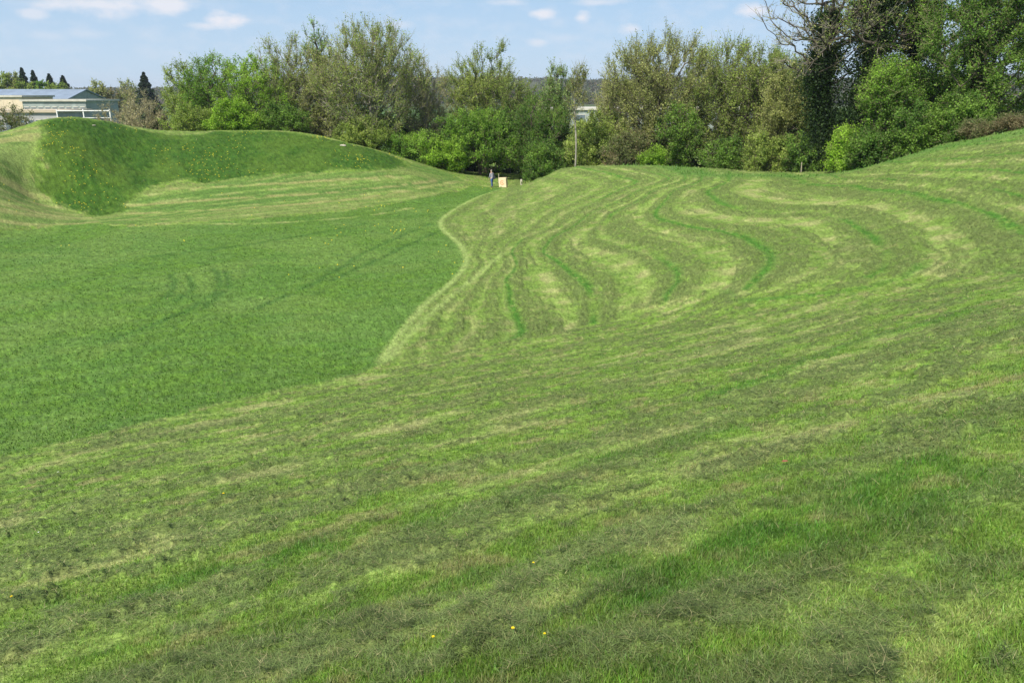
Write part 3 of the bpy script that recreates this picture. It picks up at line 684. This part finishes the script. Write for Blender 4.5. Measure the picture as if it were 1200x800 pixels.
bb = [
 (165, 104, 100, 30, 'straw', dict(tips=260, twigs=14, leaves=1.2, twigm=M_TWIGT, stems=6), 'bare tan shrub behind the saddle of the mound near the far buildings'),
 (138, 112, 113, 28, 'straw', dict(tips=220, twigs=14, leaves=1.2, twigm=M_TWIGT, stems=6), 'lower bare straw coloured shrub between the white fence and the bare tan shrub'),
 (10, 78, 122, 22, 'bramble', dict(tips=90, twigs=10, leaves=1.0, stems=5), 'low brown bush at the left edge hiding the far building'),
 (270, 92, 112, 30, 'bright', dict(tips=160, leaves=8, stems=5), 'yellow green bush just behind the mound crest'),
 (330, 93, 118, 30, 'mid', dict(tips=150, leaves=7, stems=5), 'dull green bush beneath the half bare tree'),
 (225, 92, 118, 24, 'olive', dict(tips=130, leaves=6, stems=5), 'olive bush at the foot of the left end tree'),
 (425, 92, 140, 34, 'olive', dict(tips=180, leaves=6, stems=5), 'olive scrub beside the descending end of the mound'),
 (480, 92, 150, 30, 'fresh', dict(tips=150, leaves=7, stems=5), 'green bush where the mound slope meets the trees'),
 (522, 92, 158, 28, 'bright', dict(tips=170, leaves=8, stems=5), 'bright green low bush left of the dark hollow'),
 (640, 84, 160, 26, 'mid', dict(tips=150, leaves=7, stems=5), 'green bush behind the rounded end of the striped bank'),
 (692, 83, 136, 30, 'olive', dict(tips=130, leaves=5, stems=5), 'brown green bush right of the white trunk'),
 (766, 76.5, 174, 15, 'bright', dict(tips=80, leaves=9, stems=5, leaf=.13), 'small vivid yellow green bush on the grass edge'),
 (735, 79, 150, 28, 'bramble', dict(tips=150, leaves=4, stems=5), 'brown scrubby bush left of the vivid small bush'),
 (850, 77, 158, 26, 'mid', dict(tips=130, leaves=5, stems=5), 'dark green bush beside the pale trunk'),
 (905, 74, 150, 30, 'olive', dict(tips=150, leaves=5, stems=5), 'olive bush behind the low part of the bank crest'),
 (950, 71, 158, 26, 'mid', dict(tips=130, leaves=6, stems=5), 'green bush just left of the bright one at the foot of the rise'),
 (1000, 64, 142, 24, 'bright', dict(tips=120, leaves=7, stems=5, leaf=.16), 'bright young leafy bush below the ivy clad trunks'),
 (1022, 61.5, 150, 24, 'mid', dict(tips=120, leaves=6, stems=5), 'tangled bush of bare sticks and green leaves at the foot of the rising bank'),
 (1075, 60, 122, 28, 'mid', dict(tips=150, leaves=7, stems=5), 'dark leafy bush under the layered sunlit tree'),
 (1135, 58, 112, 28, 'mid', dict(tips=150, leaves=7, stems=5), 'leafy bush above the left end of the brambles'),
 (1150, 54.5, 144, 20, 'bramble', dict(tips=120, twigs=12, leaves=5, stems=7, leaf=.1), 'low brown bramble patch on the grass edge at the right'),
 (1192, 52.5, 137, 22, 'bramble', dict(tips=120, twigs=12, leaves=5, stems=7, leaf=.1), 'low brown bramble patch touching the right edge'),
]
for u, Yd, vt, hw, pl, kw, lb in bb:
    kw = dict(kw); kw.setdefault('twigs', 8); tpx('bush', lb, 'bush', u, Yd, vt, hw, pl, group=G2, base=-.25, trunk_r=.06, upright=.4, **kw)
# shaded thicket behind the first trees, all alike
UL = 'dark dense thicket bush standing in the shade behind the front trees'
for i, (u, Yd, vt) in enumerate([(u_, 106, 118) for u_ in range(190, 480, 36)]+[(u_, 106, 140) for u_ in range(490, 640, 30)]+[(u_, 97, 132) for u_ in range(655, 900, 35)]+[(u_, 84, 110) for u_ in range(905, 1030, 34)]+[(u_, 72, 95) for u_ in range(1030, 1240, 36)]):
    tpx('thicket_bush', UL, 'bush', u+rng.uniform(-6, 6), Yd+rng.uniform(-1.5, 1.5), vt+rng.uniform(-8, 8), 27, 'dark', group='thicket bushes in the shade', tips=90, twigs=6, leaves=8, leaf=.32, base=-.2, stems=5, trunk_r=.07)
# far trees on the left, beyond the buildings
def conifer(label, u, Yd, vt, hw, vb=108):
    p = at(u, vt, Yd); zb = ground_z(p[0], Yd); H = p[2]-zb; R = hw*Yd/F; z_off = 0
    root = empty('conifer', (p[0], Yd, zb)); tag(root, label, 'conifer', 'conifers beyond the far buildings')
    MB().tube([(0, 0, 0), (0, 0, H*.5), (0, 0, H*.97)], [.35, .22, .04], 6).build('trunk', M_BARK, root)
    n_ = 3800; f = rng.random(n_)**.8; a = rng.random(n_)*6.283; q_ = rng.random(n_)**.5
    lay = .75+.35*np.abs(np.sin(f*H*1.6)); r_ = R*(1-f)**.8*lay*q_*(.8+.4*vnoise(a*1.5, f*6, 3))
    r_ = r_*1.5; Pt = np.stack([r_*np.cos(a), r_*np.sin(a), .06*H+f*H*.94-r_*.25], 1)
    V4, F4 = quads(Pt, rng.uniform(.5, 1.1, n_), .5); pc = np.array(PAL['conifer'])
    mesh_np('crown', V4, F4, M_LEAF, root, col=np.repeat(pc[rng.integers(0, 3, n_)]*rng.uniform(.7, 1.3, (n_, 1)), 4, axis=0))
for lb, u, vt, hw in (('leftmost of the four pointed dark conifers beyond the roofs', 25, 80, 11), ('second pointed conifer from the left beyond the roofs', 38, 83, 10),
                      ('third pointed conifer, standing apart above the flat roof', 57, 87, 12), ('fourth conifer, broader and lower, right of the blue grey roof', 73, 89, 13),
                      ('lone dark conifer beside the belt of trees right of the buildings', 168, 85, 14)):
    conifer(lb, u, 280, vt, hw)
for lb, u, vt, hw, pl, lv in (('bare rounded far tree right of the conifers', 113, 90, 11, 'tan', 1.2), ('wide brown green far tree mass behind the left end of the blue grey roof', 30, 93, 20, 'olive', 4), ('dull far tree between the third and fourth conifer', 66, 96, 13, 'olive', 4),
                          ('faint bare tree far off just left of the lone conifer', 146, 88, 10, 'tan', .6),
                          ('dark leafy far tree behind the cream gable', 6, 86, 12, 'olive', 4), ('grey green far tree rising between the first two conifers', 14, 83, 9, 'tan', 2), ('fresh green low far tree between two conifers', 47, 96, 8, 'fresh', 5),
                          ('dark evergreen far tree right of the flat roof', 92, 104, 11, 'dark', 8), ('second dark evergreen far tree beside the white rail', 115, 107, 10, 'dark', 8), ('reddish bare far bush above the tan shrub', 130, 103, 12, 'bramble', 2)):
    tpx('far_tree', lb, 'tree', u, 270, vt, hw, pl, tips=150, twigs=9, leaves=lv, leaf=.5, base=.1, twl=1.2, group='far trees beyond the buildings')
# ------------------------------------------------------------------ buildings far behind
M_CREAM = simple('cream_wall', (.62, .52, .36), .8, .1, .6); M_ROOF = simple('blue_grey_roof', (.20, .25, .31), .5, .15, .5)
M_WHITE = simple('white_paint', (.72, .71, .67), .6, .1, 2); M_GLASS = simple('window_glass', (.12, .15, .17), .15, .2, 1, spec=.6)
M_GREENW = simple('green_panel', (.30, .34, .31), .7, .2, .7); M_FLAT = simple('flat_roof_edge', (.48, .46, .38), .8, .15, 1)
M_GREYW = simple('grey_wall', (.33, .33, .32), .8, .15, .5); M_BRICK = simple('tan_wall', (.45, .38, .27), .85, .15, .8)
def building(label, u0, u1, v_top, v_bot, Yd, depth, wall, roof, kind='flat', nwin=6, rise=2.0, win_h=.4, win_z=.45):
    a = at(u0, v_top, Yd); b = at(u1, v_top, Yd); w_ = b[0]-a[0]; zt = a[2]; zb = min(at(u0, v_bot, Yd)[2], zt-2.5); zb = min(zb, 1.0)
    h = zt-zb; root = empty('building', ((a[0]+b[0])/2, Yd+depth/2, zb)); tag(root, label, 'building')
    MB().box((0, 0, h/2), (w_, depth, h)).build('wall', wall, root)
    if kind == 'gable':
        m = MB(); hw_ = w_/2+.5; hd = depth/2+.6
        for s in (-1, 1):
            m.v += [(-hw_, s*hd, h-.1), (hw_, s*hd, h-.1), (hw_, 0, h+rise), (-hw_, 0, h+rise), (-hw_, s*hd, h+.15), (hw_, s*hd, h+.15), (hw_, 0, h+rise+.25), (-hw_, 0, h+rise+.25)]
            n_ = len(m.v)-8; m.f += [tuple(n_+i for i in q_) for q_ in ((0,1,2,3),(4,5,6,7),(0,1,5,4),(1,2,6,5),(3,0,4,7))]
        m.build('roof', roof, root)
        for s in (-1, 1):
            m = MB(); m.quad([(s*w_/2, -depth/2, h), (s*w_/2, depth/2, h), (s*w_/2, 0, h+rise)]); m.build('gable', wall, root)
    else: MB().box((0, 0, h+.2), (w_+.8, depth+.8, .42)).build('roof', roof, root)
    for i in range(nwin):
        x_ = -w_/2+(i+.5)*w_/nwin
        f = MB().box((x_, -depth/2-.03, h*win_z), (w_/nwin*.72, .1, h*win_h)).build('window', M_FLAT, root)
        MB().box((x_, -depth/2-.10, h*win_z), (w_/nwin*.64, .06, h*win_h*.86)).build('pane', M_GLASS, f)
    return root
building('low long building with a shallow blue grey roof left of the conifers', -70, 79, 116.5, 132, 225, 20, M_GREENW, M_ROOF, 'gable', 8, 2.4)
building('cream gable building in front of the blue grey roof at the left edge', -40, 25, 114, 134, 205, 14, M_CREAM, M_FLAT, 'flat', 0)
building('flat roofed building with dark glazing and a pale roof edge', 26, 100, 119, 134, 195, 16, M_GREENW, M_FLAT, 'flat', 9, 2, .45, .6)
building('lower tan and blue grey building with a row of windows behind the left bush', -60, 66, 132, 152, 150, 12, M_GREYW, M_BRICK, 'flat', 14, 2, .55, .5)
building('long pale roofed building glimpsed between the trunks right of centre', 640, 900, 129, 150, 190, 20, M_GREENW, M_FLAT, 'flat', 16, 2, .4, .6)
def post_rail():
    a = at(66, 128, 140); b = at(128, 127, 140); zg = ground_z(a[0], 140); h = a[2]-zg
    root = empty('rail_fence', (a[0], 140, zg)); tag(root, 'white post and rail fence between the mound top and the flat roof', 'fence')
    n_ = 3
    for i in range(n_): MB().box(((b[0]-a[0])*i/(n_-1), 0, h/2), (.16, .16, h)).build('post', M_WHITE, root)
    MB().box(((b[0]-a[0])/2, -.13, h-.25), (b[0]-a[0], .06, .16)).build('rail', M_WHITE, root)
    MB().box(((b[0]-a[0])/2, -.13, h-1.4), (b[0]-a[0], .06, .10)).build('rail', M_WHITE, root)
post_rail()
# ------------------------------------------------------------------ fence posts by the entrance and under the trees
M_POST = simple('weathered_post', (.30, .26, .19), .9, .25, 8, .3)
M_PALEP = simple('pale_post', (.50, .46, .36), .9, .2, 8, .3)
def post(label, u, Yd, h, w_, mat, tilt=0):
    p = at(u, 210, Yd); zg = ground_z(p[0], Yd)
    m = MB().tube([(0, 0, -.2), (0, 0, h*.5), (0, 0, h-.03), (0, 0, h)], [w_/2, w_/2, w_/2, w_*.35], 8)
    o_ = m.build('post', mat); o_.location = (p[0], Yd, zg); o_.rotation_euler = (0, tilt, rng.random()); tag(o_, label, 'post')
post('thin dark wooden post just behind the pale block', 584.3, 88, 1.1, .09, M_POST, .03)
post('short pale post right of the pale block by the dark hollow', 611, 86.5, .62, .22, M_PALEP)
post('weathered wooden post in the scrub behind the low crest at the right', 938, 69, .9, .10, M_POST, -.05)
# ------------------------------------------------------------------ pale block with a ring mark
M_BLOCK = simple('pale_block', (.62, .52, .33), .9, .12, 5, .5); M_MARK = simple('faded_orange_mark', (.55, .27, .13), .9, .15, 8)
def block():
    p = at(590, 214, 85); zg = ground_z(p[0], 85); root = empty('block', (p[0], 85, zg), rad(-24)); root.rotation_euler = (0, rad(-4), rad(-24))
    tag(root, 'cream coloured upright block with a faded orange ring on its face at the hollow entrance', 'block')
    MB().box((0, 0, .5), (.86, .42, 1.02)).build('body', M_BLOCK, root, bevel=.03)
    m = MB(); y_ = -.214
    for r0, r1, a0, a1 in ((.17, .24, .6, 5.9), (.03, .09, 0, 6.283)):
        n_ = 18
        for i in range(n_):
            A, B = a0+(a1-a0)*i/n_, a0+(a1-a0)*(i+1)/n_
            m.quad([(r0*math.cos(A)-.02, y_, .5+r0*math.sin(A)), (r1*math.cos(A)-.02, y_, .5+r1*math.sin(A)), (r1*math.cos(B)-.02, y_, .5+r1*math.sin(B)), (r0*math.cos(B)-.02, y_, .5+r0*math.sin(B))])
    m.build('ring_mark', M_MARK, root)
block()
# ------------------------------------------------------------------ person
def skin_body(name, V, E, R, mat, parent, sub=2, root=0):
    me = bpy.data.meshes.new(name); me.from_pydata(V, E, []); o_ = bpy.data.objects.new(name, me); COL.objects.link(o_)
    md = o_.modifiers.new('s', 'SKIN'); sv = me.skin_vertices[0].data
    for i, r_ in enumerate(R): sv[i].radius = (r_, r_) if not isinstance(r_, tuple) else r_; sv[i].use_root = (i == root)
    md.use_smooth_shade = True; s = o_.modifiers.new('u', 'SUBSURF'); s.levels = sub; s.render_levels = sub
    bpy.context.view_layer.update(); dg = bpy.context.evaluated_depsgraph_get(); m2 = bpy.data.meshes.new_from_object(o_.evaluated_get(dg))
    o_.modifiers.clear(); o_.data = m2; m2.materials.clear(); m2.materials.append(mat)
    for p_ in m2.polygons: p_.use_smooth = True
    o_.parent = parent; return o_
M_SKIN = simple('skin', (.52, .34, .25), .6, .05, 5); M_SHIRT = simple('grey_shirt', (.26, .26, .30), .85, .15, 9, .3); M_JEAN = simple('blue_jeans', (.045, .085, .22), .85, .2, 12, .3)
M_HAIR = simple('grey_hair', (.30, .26, .22), .8, .2, 20, .4); M_SHOE = simple('dark_shoe', (.03, .03, .035), .6, .1, 9); M_BAG = simple('dark_bag', (.035, .035, .05), .8, .15, 9); M_EYE = simple('eye', (.05, .04, .03), .3, .05, 5)
def person():
    p = at(576.5, 217, 84.5); zg = ground_z(p[0], 84.5); root = empty('person', (p[0], 84.5, zg+.01), rad(38))
    tag(root, 'person in a pale grey top and blue jeans standing left of the pale block', 'person')
    V = [(0,0,.93),(0,.01,1.10),(0,.03,1.28),(0,.05,1.42),(0,.07,1.50),(0,.09,1.58),(0,.10,1.68),(0,.10,1.73)]; R = [.145,.13,.15,.12,.055,.075,.095,.06]; E = [(i,i+1) for i in range(7)]
    def chain(s, pts, rs):
        k_ = s
        for q_, r_ in zip(pts, rs): V.append(q_); R.append(r_); E.append((k_, len(V)-1)); k_ = len(V)-1
        return k_
    for s in (-1, 1):
        st = .12*s
        chain(0, [(.10*s, st*.3, .86), (.11*s, st*.9, .50), (.11*s, st*1.0-.06, .12), (.11*s, st-.05, .05), (.115*s, st+.10, .035)], [.10, .062, .042, .04, .03])
        sw = -.12*s
        w_ = chain(3, [(.17*s, .05, 1.40), (.22*s, .02+sw*.5, 1.13), (.21*s, .12+sw, .89), (.205*s, .15+sw, .83)], [.062, .045, .032, .034])
        wp = V[w_]
        for j in range(4):
            chain(w_, [(wp[0]+.003*s, wp[1]-.026+.018*j, wp[2]-.055), (wp[0]-.004*s, wp[1]-.022+.018*j+.008, wp[2]-.085-.006*(1.5-abs(j-1.5)))], [.010, .008])
        chain(w_, [(wp[0]-.012*s, wp[1]+.042, wp[2]-.02), (wp[0]-.018*s, wp[1]+.055, wp[2]-.05)], [.011, .009])
    skin_body('body', V, E, R, M_SKIN, root, 2)
    # face
    m = MB(); m.tube([(0,.185,1.665),(0,.215,1.64),(0,.205,1.625)], [.008,.016,.012], 6); m.build('nose', M_SKIN, root)
    for s in (-1, 1):
        MB().tube([(.034*s,.182,1.675),(.034*s,.195,1.675)], [.012,.008], 8).build('eye', M_EYE, root)
        MB().tube([(.088*s,.10,1.69),(.10*s,.095,1.665),(.088*s,.10,1.635)], [.01,.018,.008], 6).build('ear', M_SKIN, root)
    MB().tube([(-.028,.186,1.595),(0,.196,1.592),(.028,.186,1.595)], [.005,.007,.005], 6).build('mouth', M_SHIRT if False else simple('lips', (.4,.18,.15), .6, .05, 5), root)
    skin_body('hair', [(0,.03,1.62),(0,.045,1.70),(0,.10,1.745),(0,.15,1.74)], [(0,1),(1,2),(2,3)], [.055,.085,.08,.045], M_HAIR, root, 2)
    # clothes
    V2 = [(0,0,.86),(0,.01,1.10),(0,.03,1.28),(0,.05,1.41),(0,.065,1.47)]; R2 = [.185,.165,.17,.14,.075]; E2 = [(i,i+1) for i in range(4)]
    for s in (-1, 1):
        n_ = len(V2); sw = -.12*s; V2 += [(.17*s,.05,1.40),(.22*s,.02+sw*.5,1.13),(.212*s,.10+sw*.9,.93)]; R2 += [.078,.06,.047]; E2 += [(3,n_),(n_,n_+1),(n_+1,n_+2)]
    skin_body('shirt', V2, E2, R2, M_SHIRT, root, 2)
    V3 = [(0,0,1.0),(0,0,.88)]; R3 = [.165,.17]; E3 = [(0,1)]
    for s in (-1, 1):
        st = .12*s; n_ = len(V3); V3 += [(.10*s,st*.35,.80),(.11*s,st*.9,.50),(.11*s,st*1.0-.06,.09)]; R3 += [.108,.08,.066]; E3 += [(1,n_),(n_,n_+1),(n_+1,n_+2)]
        skin_body('shoe', [(.11*s,st-.09,.05),(.112*s,st-.03,.055),(.116*s,st+.11,.04),(.118*s,st+.17,.035)], [(0,1),(1,2),(2,3)], [.045,.05,.042,.03], M_SHOE, root, 1)
    skin_body('jeans', V3, E3, R3, M_JEAN, root, 2)
    bag = empty('bag', (p[0], 84.5, zg+.01), rad(38)); tag(bag, 'small dark shoulder bag worn by the person in blue jeans', 'bag')
    MB().box((.20, -.13, .98), (.14, .26, .30), .1, .9).build('pouch', M_BAG, bag, bevel=.03)
    MB().tube([(.2,-.13,1.12),(.14,-.13,1.3),(-.06,-.10,1.45),(-.12,.05,1.5),(-.07,.2,1.42),(.08,.2,1.25),(.19,.10,1.1),(.2,-.06,1.1)], [.014]*8, 5).build('strap', M_BAG, bag)
person()
# ------------------------------------------------------------------ small stones / pale scar on the mound
M_STONE = simple('pale_stone', (.36, .33, .26), .9, .2, 6, .6)
def stone(label, u, v, s, flat=.5):
    q_ = hit(u, v); z_ = ground_z(q_[0], q_[1]); me = bpy.data.meshes.new('stone')
    import bmesh; bm = bmesh.new(); bmesh.ops.create_icosphere(bm, subdivisions=3, radius=s)
    for v_ in bm.verts:
        k_ = .8+.5*float(fbm(np.array([v_.co.x/s*1.3+u]), np.array([v_.co.y/s*1.3+v_.co.z/s]), 3, 2)[0]); v_.co *= k_; v_.co.z *= flat; v_.co.x *= 1.4
    bm.to_mesh(me); bm.free(); me.materials.append(M_STONE); o_ = bpy.data.objects.new('stone', me); COL.objects.link(o_); o_.location = (q_[0], q_[1], z_+.03*s); tag(o_, label, 'stone')
stone('pale scar on the left summit of the mound, made as a flat stone', 110, 147, .13, .3)  # flattened stone mesh stands in for the pale scar here
stone('pinkish pale stone at the right shoulder of the mound against the trees', 402, 171, .24, .6)
# ------------------------------------------------------------------ dandelions
M_PETAL = simple('dandelion_petals', (.80, .62, .02), .7, .12, 30); M_STALK = simple('flower_stalk', (.12, .22, .05), .7, .1, 20); M_DAISY = simple('daisy_petals', (.8, .8, .78), .7, .05, 30)
def flower(label, u, v, s=.02, daisy=False):
    q_ = hit(u, v); z_, = sample(['z'], np.array([q_[0]]), np.array([q_[1]])); h = .06
    root = empty('daisy' if daisy else 'dandelion', (q_[0], q_[1], float(z_[0]))); tag(root, label, 'flower')
    MB().tube([(0, 0, -.01), (.004, 0, h*.5), (0, 0, h)], [.0022, .002, .002], 5).build('stalk', M_STALK, root)
    m = MB()
    for ring, (cnt, rr_, el) in enumerate(((16, s, .25), (13, s*.75, .6), (9, s*.45, 1.0))):
        for i in range(cnt):
            a = 6.283*i/cnt+ring*.3; ca_, sa_ = math.cos(a), math.sin(a); ce, se = math.cos(el), math.sin(el); wd = s*.16
            b0 = (ca_*s*.1, sa_*s*.1, h); t0 = (ca_*rr_*ce, sa_*rr_*ce, h+rr_*se); m1 = ((b0[0]+t0[0])/2, (b0[1]+t0[1])/2, (b0[2]+t0[2])/2)
            m.quad([b0, (m1[0]-sa_*wd, m1[1]+ca_*wd, m1[2]), t0, (m1[0]+sa_*wd, m1[1]-ca_*wd, m1[2])])
    m.build('petals', M_DAISY if daisy else M_PETAL, root)
flower('orange yellow dandelion alone on the left part of the near slope', 263, 588, .018)
flower('yellow dandelion at the bottom of the near slope, leftmost of the three low ones', 508, 757, .010)
flower('yellow dandelion at the bottom of the near slope, middle of the three low ones', 601, 751, .011)
flower('small yellow dandelion at the bottom of the near slope, rightmost of the three low ones', 638, 756, .008)
flower('small dandelion glowing faintly on the cut grass right of centre', 625, 672, .009)
flower('small yellow dandelion near the left edge of the near slope', 16, 711, .013)
flower('tiny white daisy near the left edge below the floor edge', 69, 558, .014, True)
flower('tiny white daisy at the left of the near slope below the other daisy', 46, 628, .012, True)
# one red brown fallen leaf
q_ = hit(919, 545); z_, = sample(['z'], np.array([q_[0]]), np.array([q_[1]]))
m = MB(); m.v = [(a_*.6, b_*.6, c_*.6) for a_, b_, c_ in [(-.045,0,.0),(-.015,.022,.012),(.03,.016,.016),(.05,0,.006),(.028,-.018,.012),(-.016,-.02,.004),(0,0,-.004)]]; m.f = [(0,6,1),(1,6,2),(2,6,3),(3,6,4),(4,6,5),(5,6,0)]
lf = m.build('fallen_leaf', simple('red_brown_leaf', (.20, .07, .04), .7, .2, 30)); lf.location = (q_[0], q_[1], float(z_[0])+.035); sol = lf.modifiers.new('t', 'SOLIDIFY'); sol.thickness = .001
tag(lf, 'small red brown fallen leaf on the mown grass right of centre', 'leaf')
# dandelions spread over the mound and floor
n = 26000; x = rng.uniform(-62, 0, n); y = rng.uniform(28, 90, n); fl, mo, stp = sample(['floor', 'mound', 'strip'], x, y)
den = fbm(x*.25, y*.25, 500, 3); keep = rng.random(n) < (mo*sstep(.45, .7, den)*.55+fl*sstep(.55, .75, den)*.09*sstep(30, 60, y)+stp*.02*sstep(.5, .7, den))
x, y = x[keep], y[keep]; mo = mo[keep]; n = len(x); z_, = sample(['z'], x, y); Pt = np.stack([x, y, z_+.10+.08*mo], -1)
s_ = rng.uniform(.05, .085, n)
ang = np.linspace(0, 2*np.pi, 7)[:-1]
cc_ = Pt[:, None]+np.stack([np.cos(ang), np.sin(ang), np.zeros(6)], -1)[None]*s_[:, None, None]*.6
VV = np.concatenate([cc_, (Pt+[0, 0, .03])[:, None]], 1).reshape(-1, 3); kb = np.arange(n)[:, None]*7
FF = np.concatenate([kb+np.array([i, (i+1) % 6, 6]) for i in range(6)], 1).reshape(-1, 3)
o = mesh_np('dandelions', VV, FF, M_PETAL); tag(o, 'scattered yellow dandelion heads on the long grass of the mound and the hollow floor', 'dandelions', None, 'stuff')
# far wooded hillside seen through the gap: reads as one mass
n = 26000; th_ = np.radians(rng.uniform(-42, 42, n)); r_ = rng.uniform(760, 1700, n); x, y = r_*np.sin(th_), r_*np.cos(th_); zz = height(x, y)
keep = rng.random(n) < sstep(.35, .6, fbm(x/90, y/90, 700, 3)); x, y, zz = x[keep], y[keep], zz[keep]; n = len(x); per = 9
Pt = np.repeat(np.stack([x, y, zz+3], -1), per, axis=0)+rng.normal(size=(n*per, 3))*np.array([3.2, 3.2, 2.2])
V4, F4 = quads(Pt, rng.uniform(2.5, 6, n*per)); hc = np.array([(.13,.12,.08), (.10,.11,.06), (.16,.14,.10), (.07,.10,.045)])[rng.integers(0, 4, n)]*rng.uniform(.7, 1.3, (n, 1))
o = mesh_np('hillside_woods', V4, F4, M_LEAF, col=np.repeat(np.repeat(hc, per, axis=0), 4, axis=0)); tag(o, 'far brown and green woods on the hillside seen through the gap', 'woods', None, 'stuff')
#@@END
# ------------------------------------------------------------------ air
hm_, hnt, hout = new_mat('haze_air'); pv = hnt.nodes.new('ShaderNodeVolumePrincipled'); pv.inputs['Color'].default_value = (.80, .88, 1, 1); pv.inputs['Density'].default_value = .00014; pv.inputs['Anisotropy'].default_value = .2
hnt.links.new(pv.outputs[0], hout.inputs['Volume'])
hz_o = MB().box((0, 0, 28), (10400, 10400, 64)).build('haze', hm_); tag(hz_o, None, None, None, 'stuff')
# ------------------------------------------------------------------ light, sky, camera
SUN_EL, SUN_AZ = rad(50), rad(212)      # azimuth measured clockwise from +Y (forward)
sd = Vector((math.sin(SUN_AZ)*math.cos(SUN_EL), math.cos(SUN_AZ)*math.cos(SUN_EL), math.sin(SUN_EL)))
sl = bpy.data.lights.new('sun', 'SUN'); sl.energy = 5.0; sl.angle = rad(.53); sl.color = (1, .95, .86)
so = bpy.data.objects.new('sun', sl); COL.objects.link(so); so.rotation_euler = sd.to_track_quat('Z', 'Y').to_euler(); so.location = (0, 0, 60)
w = bpy.data.worlds.new('World'); SC.world = w; w.use_nodes = True; nt = w.node_tree; L = nt.links.new
for n_ in list(nt.nodes): nt.nodes.remove(n_)
out = nt.nodes.new('ShaderNodeOutputWorld'); bg = nt.nodes.new('ShaderNodeBackground'); bg.inputs['Strength'].default_value = .120
sky = nt.nodes.new('ShaderNodeTexSky'); sky.sky_type = 'NISHITA'; sky.sun_disc = False; sky.sun_elevation = SUN_EL; sky.sun_rotation = SUN_AZ
sky.air_density = 1.0; sky.dust_density = 1.0; sky.ozone_density = 2.0; sky.altitude = 100
tc = nt.nodes.new('ShaderNodeTexCoord')
def vmath(op, a, b=None, s=None):
    n_ = nt.nodes.new('ShaderNodeVectorMath'); n_.operation = op
    for i, q_ in enumerate((a, b)):
        if q_ is None: continue
        if isinstance(q_, (tuple, list)): n_.inputs[i].default_value = q_
        else: L(q_, n_.inputs[i])
    if s is not None:
        if isinstance(s, float): n_.inputs['Scale'].default_value = s
        else: L(s, n_.inputs['Scale'])
    return n_
def fmath(op, a, b=None, clamp=False):
    n_ = nt.nodes.new('ShaderNodeMath'); n_.operation = op; n_.use_clamp = clamp
    for i, q_ in enumerate((a, b)):
        if q_ is None: continue
        if isinstance(q_, (int, float)): n_.inputs[i].default_value = q_
        else: L(q_, n_.inputs[i])
    return n_.outputs[0]
dirv = vmath('NORMALIZE', tc.outputs['Generated']).outputs[0]
# look a little above the horizon for the clear-air colour
lift = vmath('ADD', dirv, (0, 0, .14)); L(vmath('NORMALIZE', lift.outputs[0]).outputs[0], sky.inputs['Vector'])
nz = nt.nodes.new('ShaderNodeTexNoise'); nz.inputs['Scale'].default_value = 28; nz.inputs['Detail'].default_value = 6; nz.inputs['Roughness'].default_value = .6
L(vmath('MULTIPLY', dirv, (1, 1, 2.2)).outputs[0], nz.inputs['Vector'])
nzc = fmath('SUBTRACT', nz.outputs['Fac'], .5)
tot = None
for (u, v, ru, rv, st) in ((120,6,62,13,.75),(190,4,40,12,.8),(258,24,30,10,.95),(240,30,24,6,.6),(40,17,17,6,.55),(100,40,40,7,.3),(635,18,17,7,.8),(683,20,11,8,.75),(880,12,22,8,.8),(740,34,18,7,.6),(630,50,18,6,.5),(470,30,20,6,.35),
                           (60,42,30,6,.25),(700,3,40,5,.5),(600,2,30,6,.5),(335,70,60,8,.2),(655,45,30,8,.25)):
    d0 = ray(u, v); d0 = d0/np.linalg.norm(d0)
    df = vmath('SUBTRACT', dirv, tuple(float(q_) for q_ in d0)).outputs[0]
    sc_ = vmath('MULTIPLY', df, (F/ru, F/ru, F/rv)).outputs[0]
    ln = vmath('LENGTH', sc_).outputs['Value']
    e = fmath('SUBTRACT', 1.0, fmath('ADD', ln, fmath('MULTIPLY', nzc, -2.0)))
    e = fmath('MULTIPLY', fmath('MULTIPLY', e, 1.25, True), st)
    tot = e if tot is None else fmath('MAXIMUM', tot, e)
mx = nt.nodes.new('ShaderNodeMix'); mx.data_type = 'RGBA'
sepz = nt.nodes.new('ShaderNodeSeparateXYZ'); L(dirv, sepz.inputs[0])
hz = nt.nodes.new('ShaderNodeMix'); hz.data_type = 'RGBA'; hz.inputs['A'].default_value = (4.1, 4.9, 5.6, 1); hz.inputs['B'].default_value = (2.9, 4.35, 5.8, 1)
L(fmath('MULTIPLY', sepz.outputs['Z'], 7.5, True), hz.inputs['Factor'])
hm = nt.nodes.new('ShaderNodeMix'); hm.data_type = 'RGBA'; L(fmath('SUBTRACT', .85, fmath('MULTIPLY', sepz.outputs['Z'], 1.6), True), hm.inputs['Factor'])
L(sky.outputs[0], hm.inputs['A']); L(hz.outputs['Result'], hm.inputs['B'])
tot = fmath('MAXIMUM', tot, fmath('MULTIPLY', fmath('ADD', .04, nzc), .8), True)
L(tot, mx.inputs['Factor']); L(hm.outputs['Result'], mx.inputs['A']); mx.inputs['B'].default_value = (5.7, 5.6, 5.9, 1)
L(mx.outputs['Result'], bg.inputs['Color']); L(bg.outputs[0], out.inputs[0])
cam = bpy.data.cameras.new('camera'); cam.lens = 28; cam.sensor_width = 36; cam.clip_end = 9000; cam.clip_start = .05
co = bpy.data.objects.new('camera', cam); COL.objects.link(co); co.location = (0, 0, EYE); co.rotation_euler = (rad(90)-PITCH, 0, 0); SC.camera = co
SC.view_settings.view_transform = 'Standard'; SC.view_settings.look = 'None'; SC.view_settings.exposure = 0.42; SC.view_settings.gamma = 1
SC.cycles.max_bounces = 6; SC.cycles.transparent_max_bounces = 4
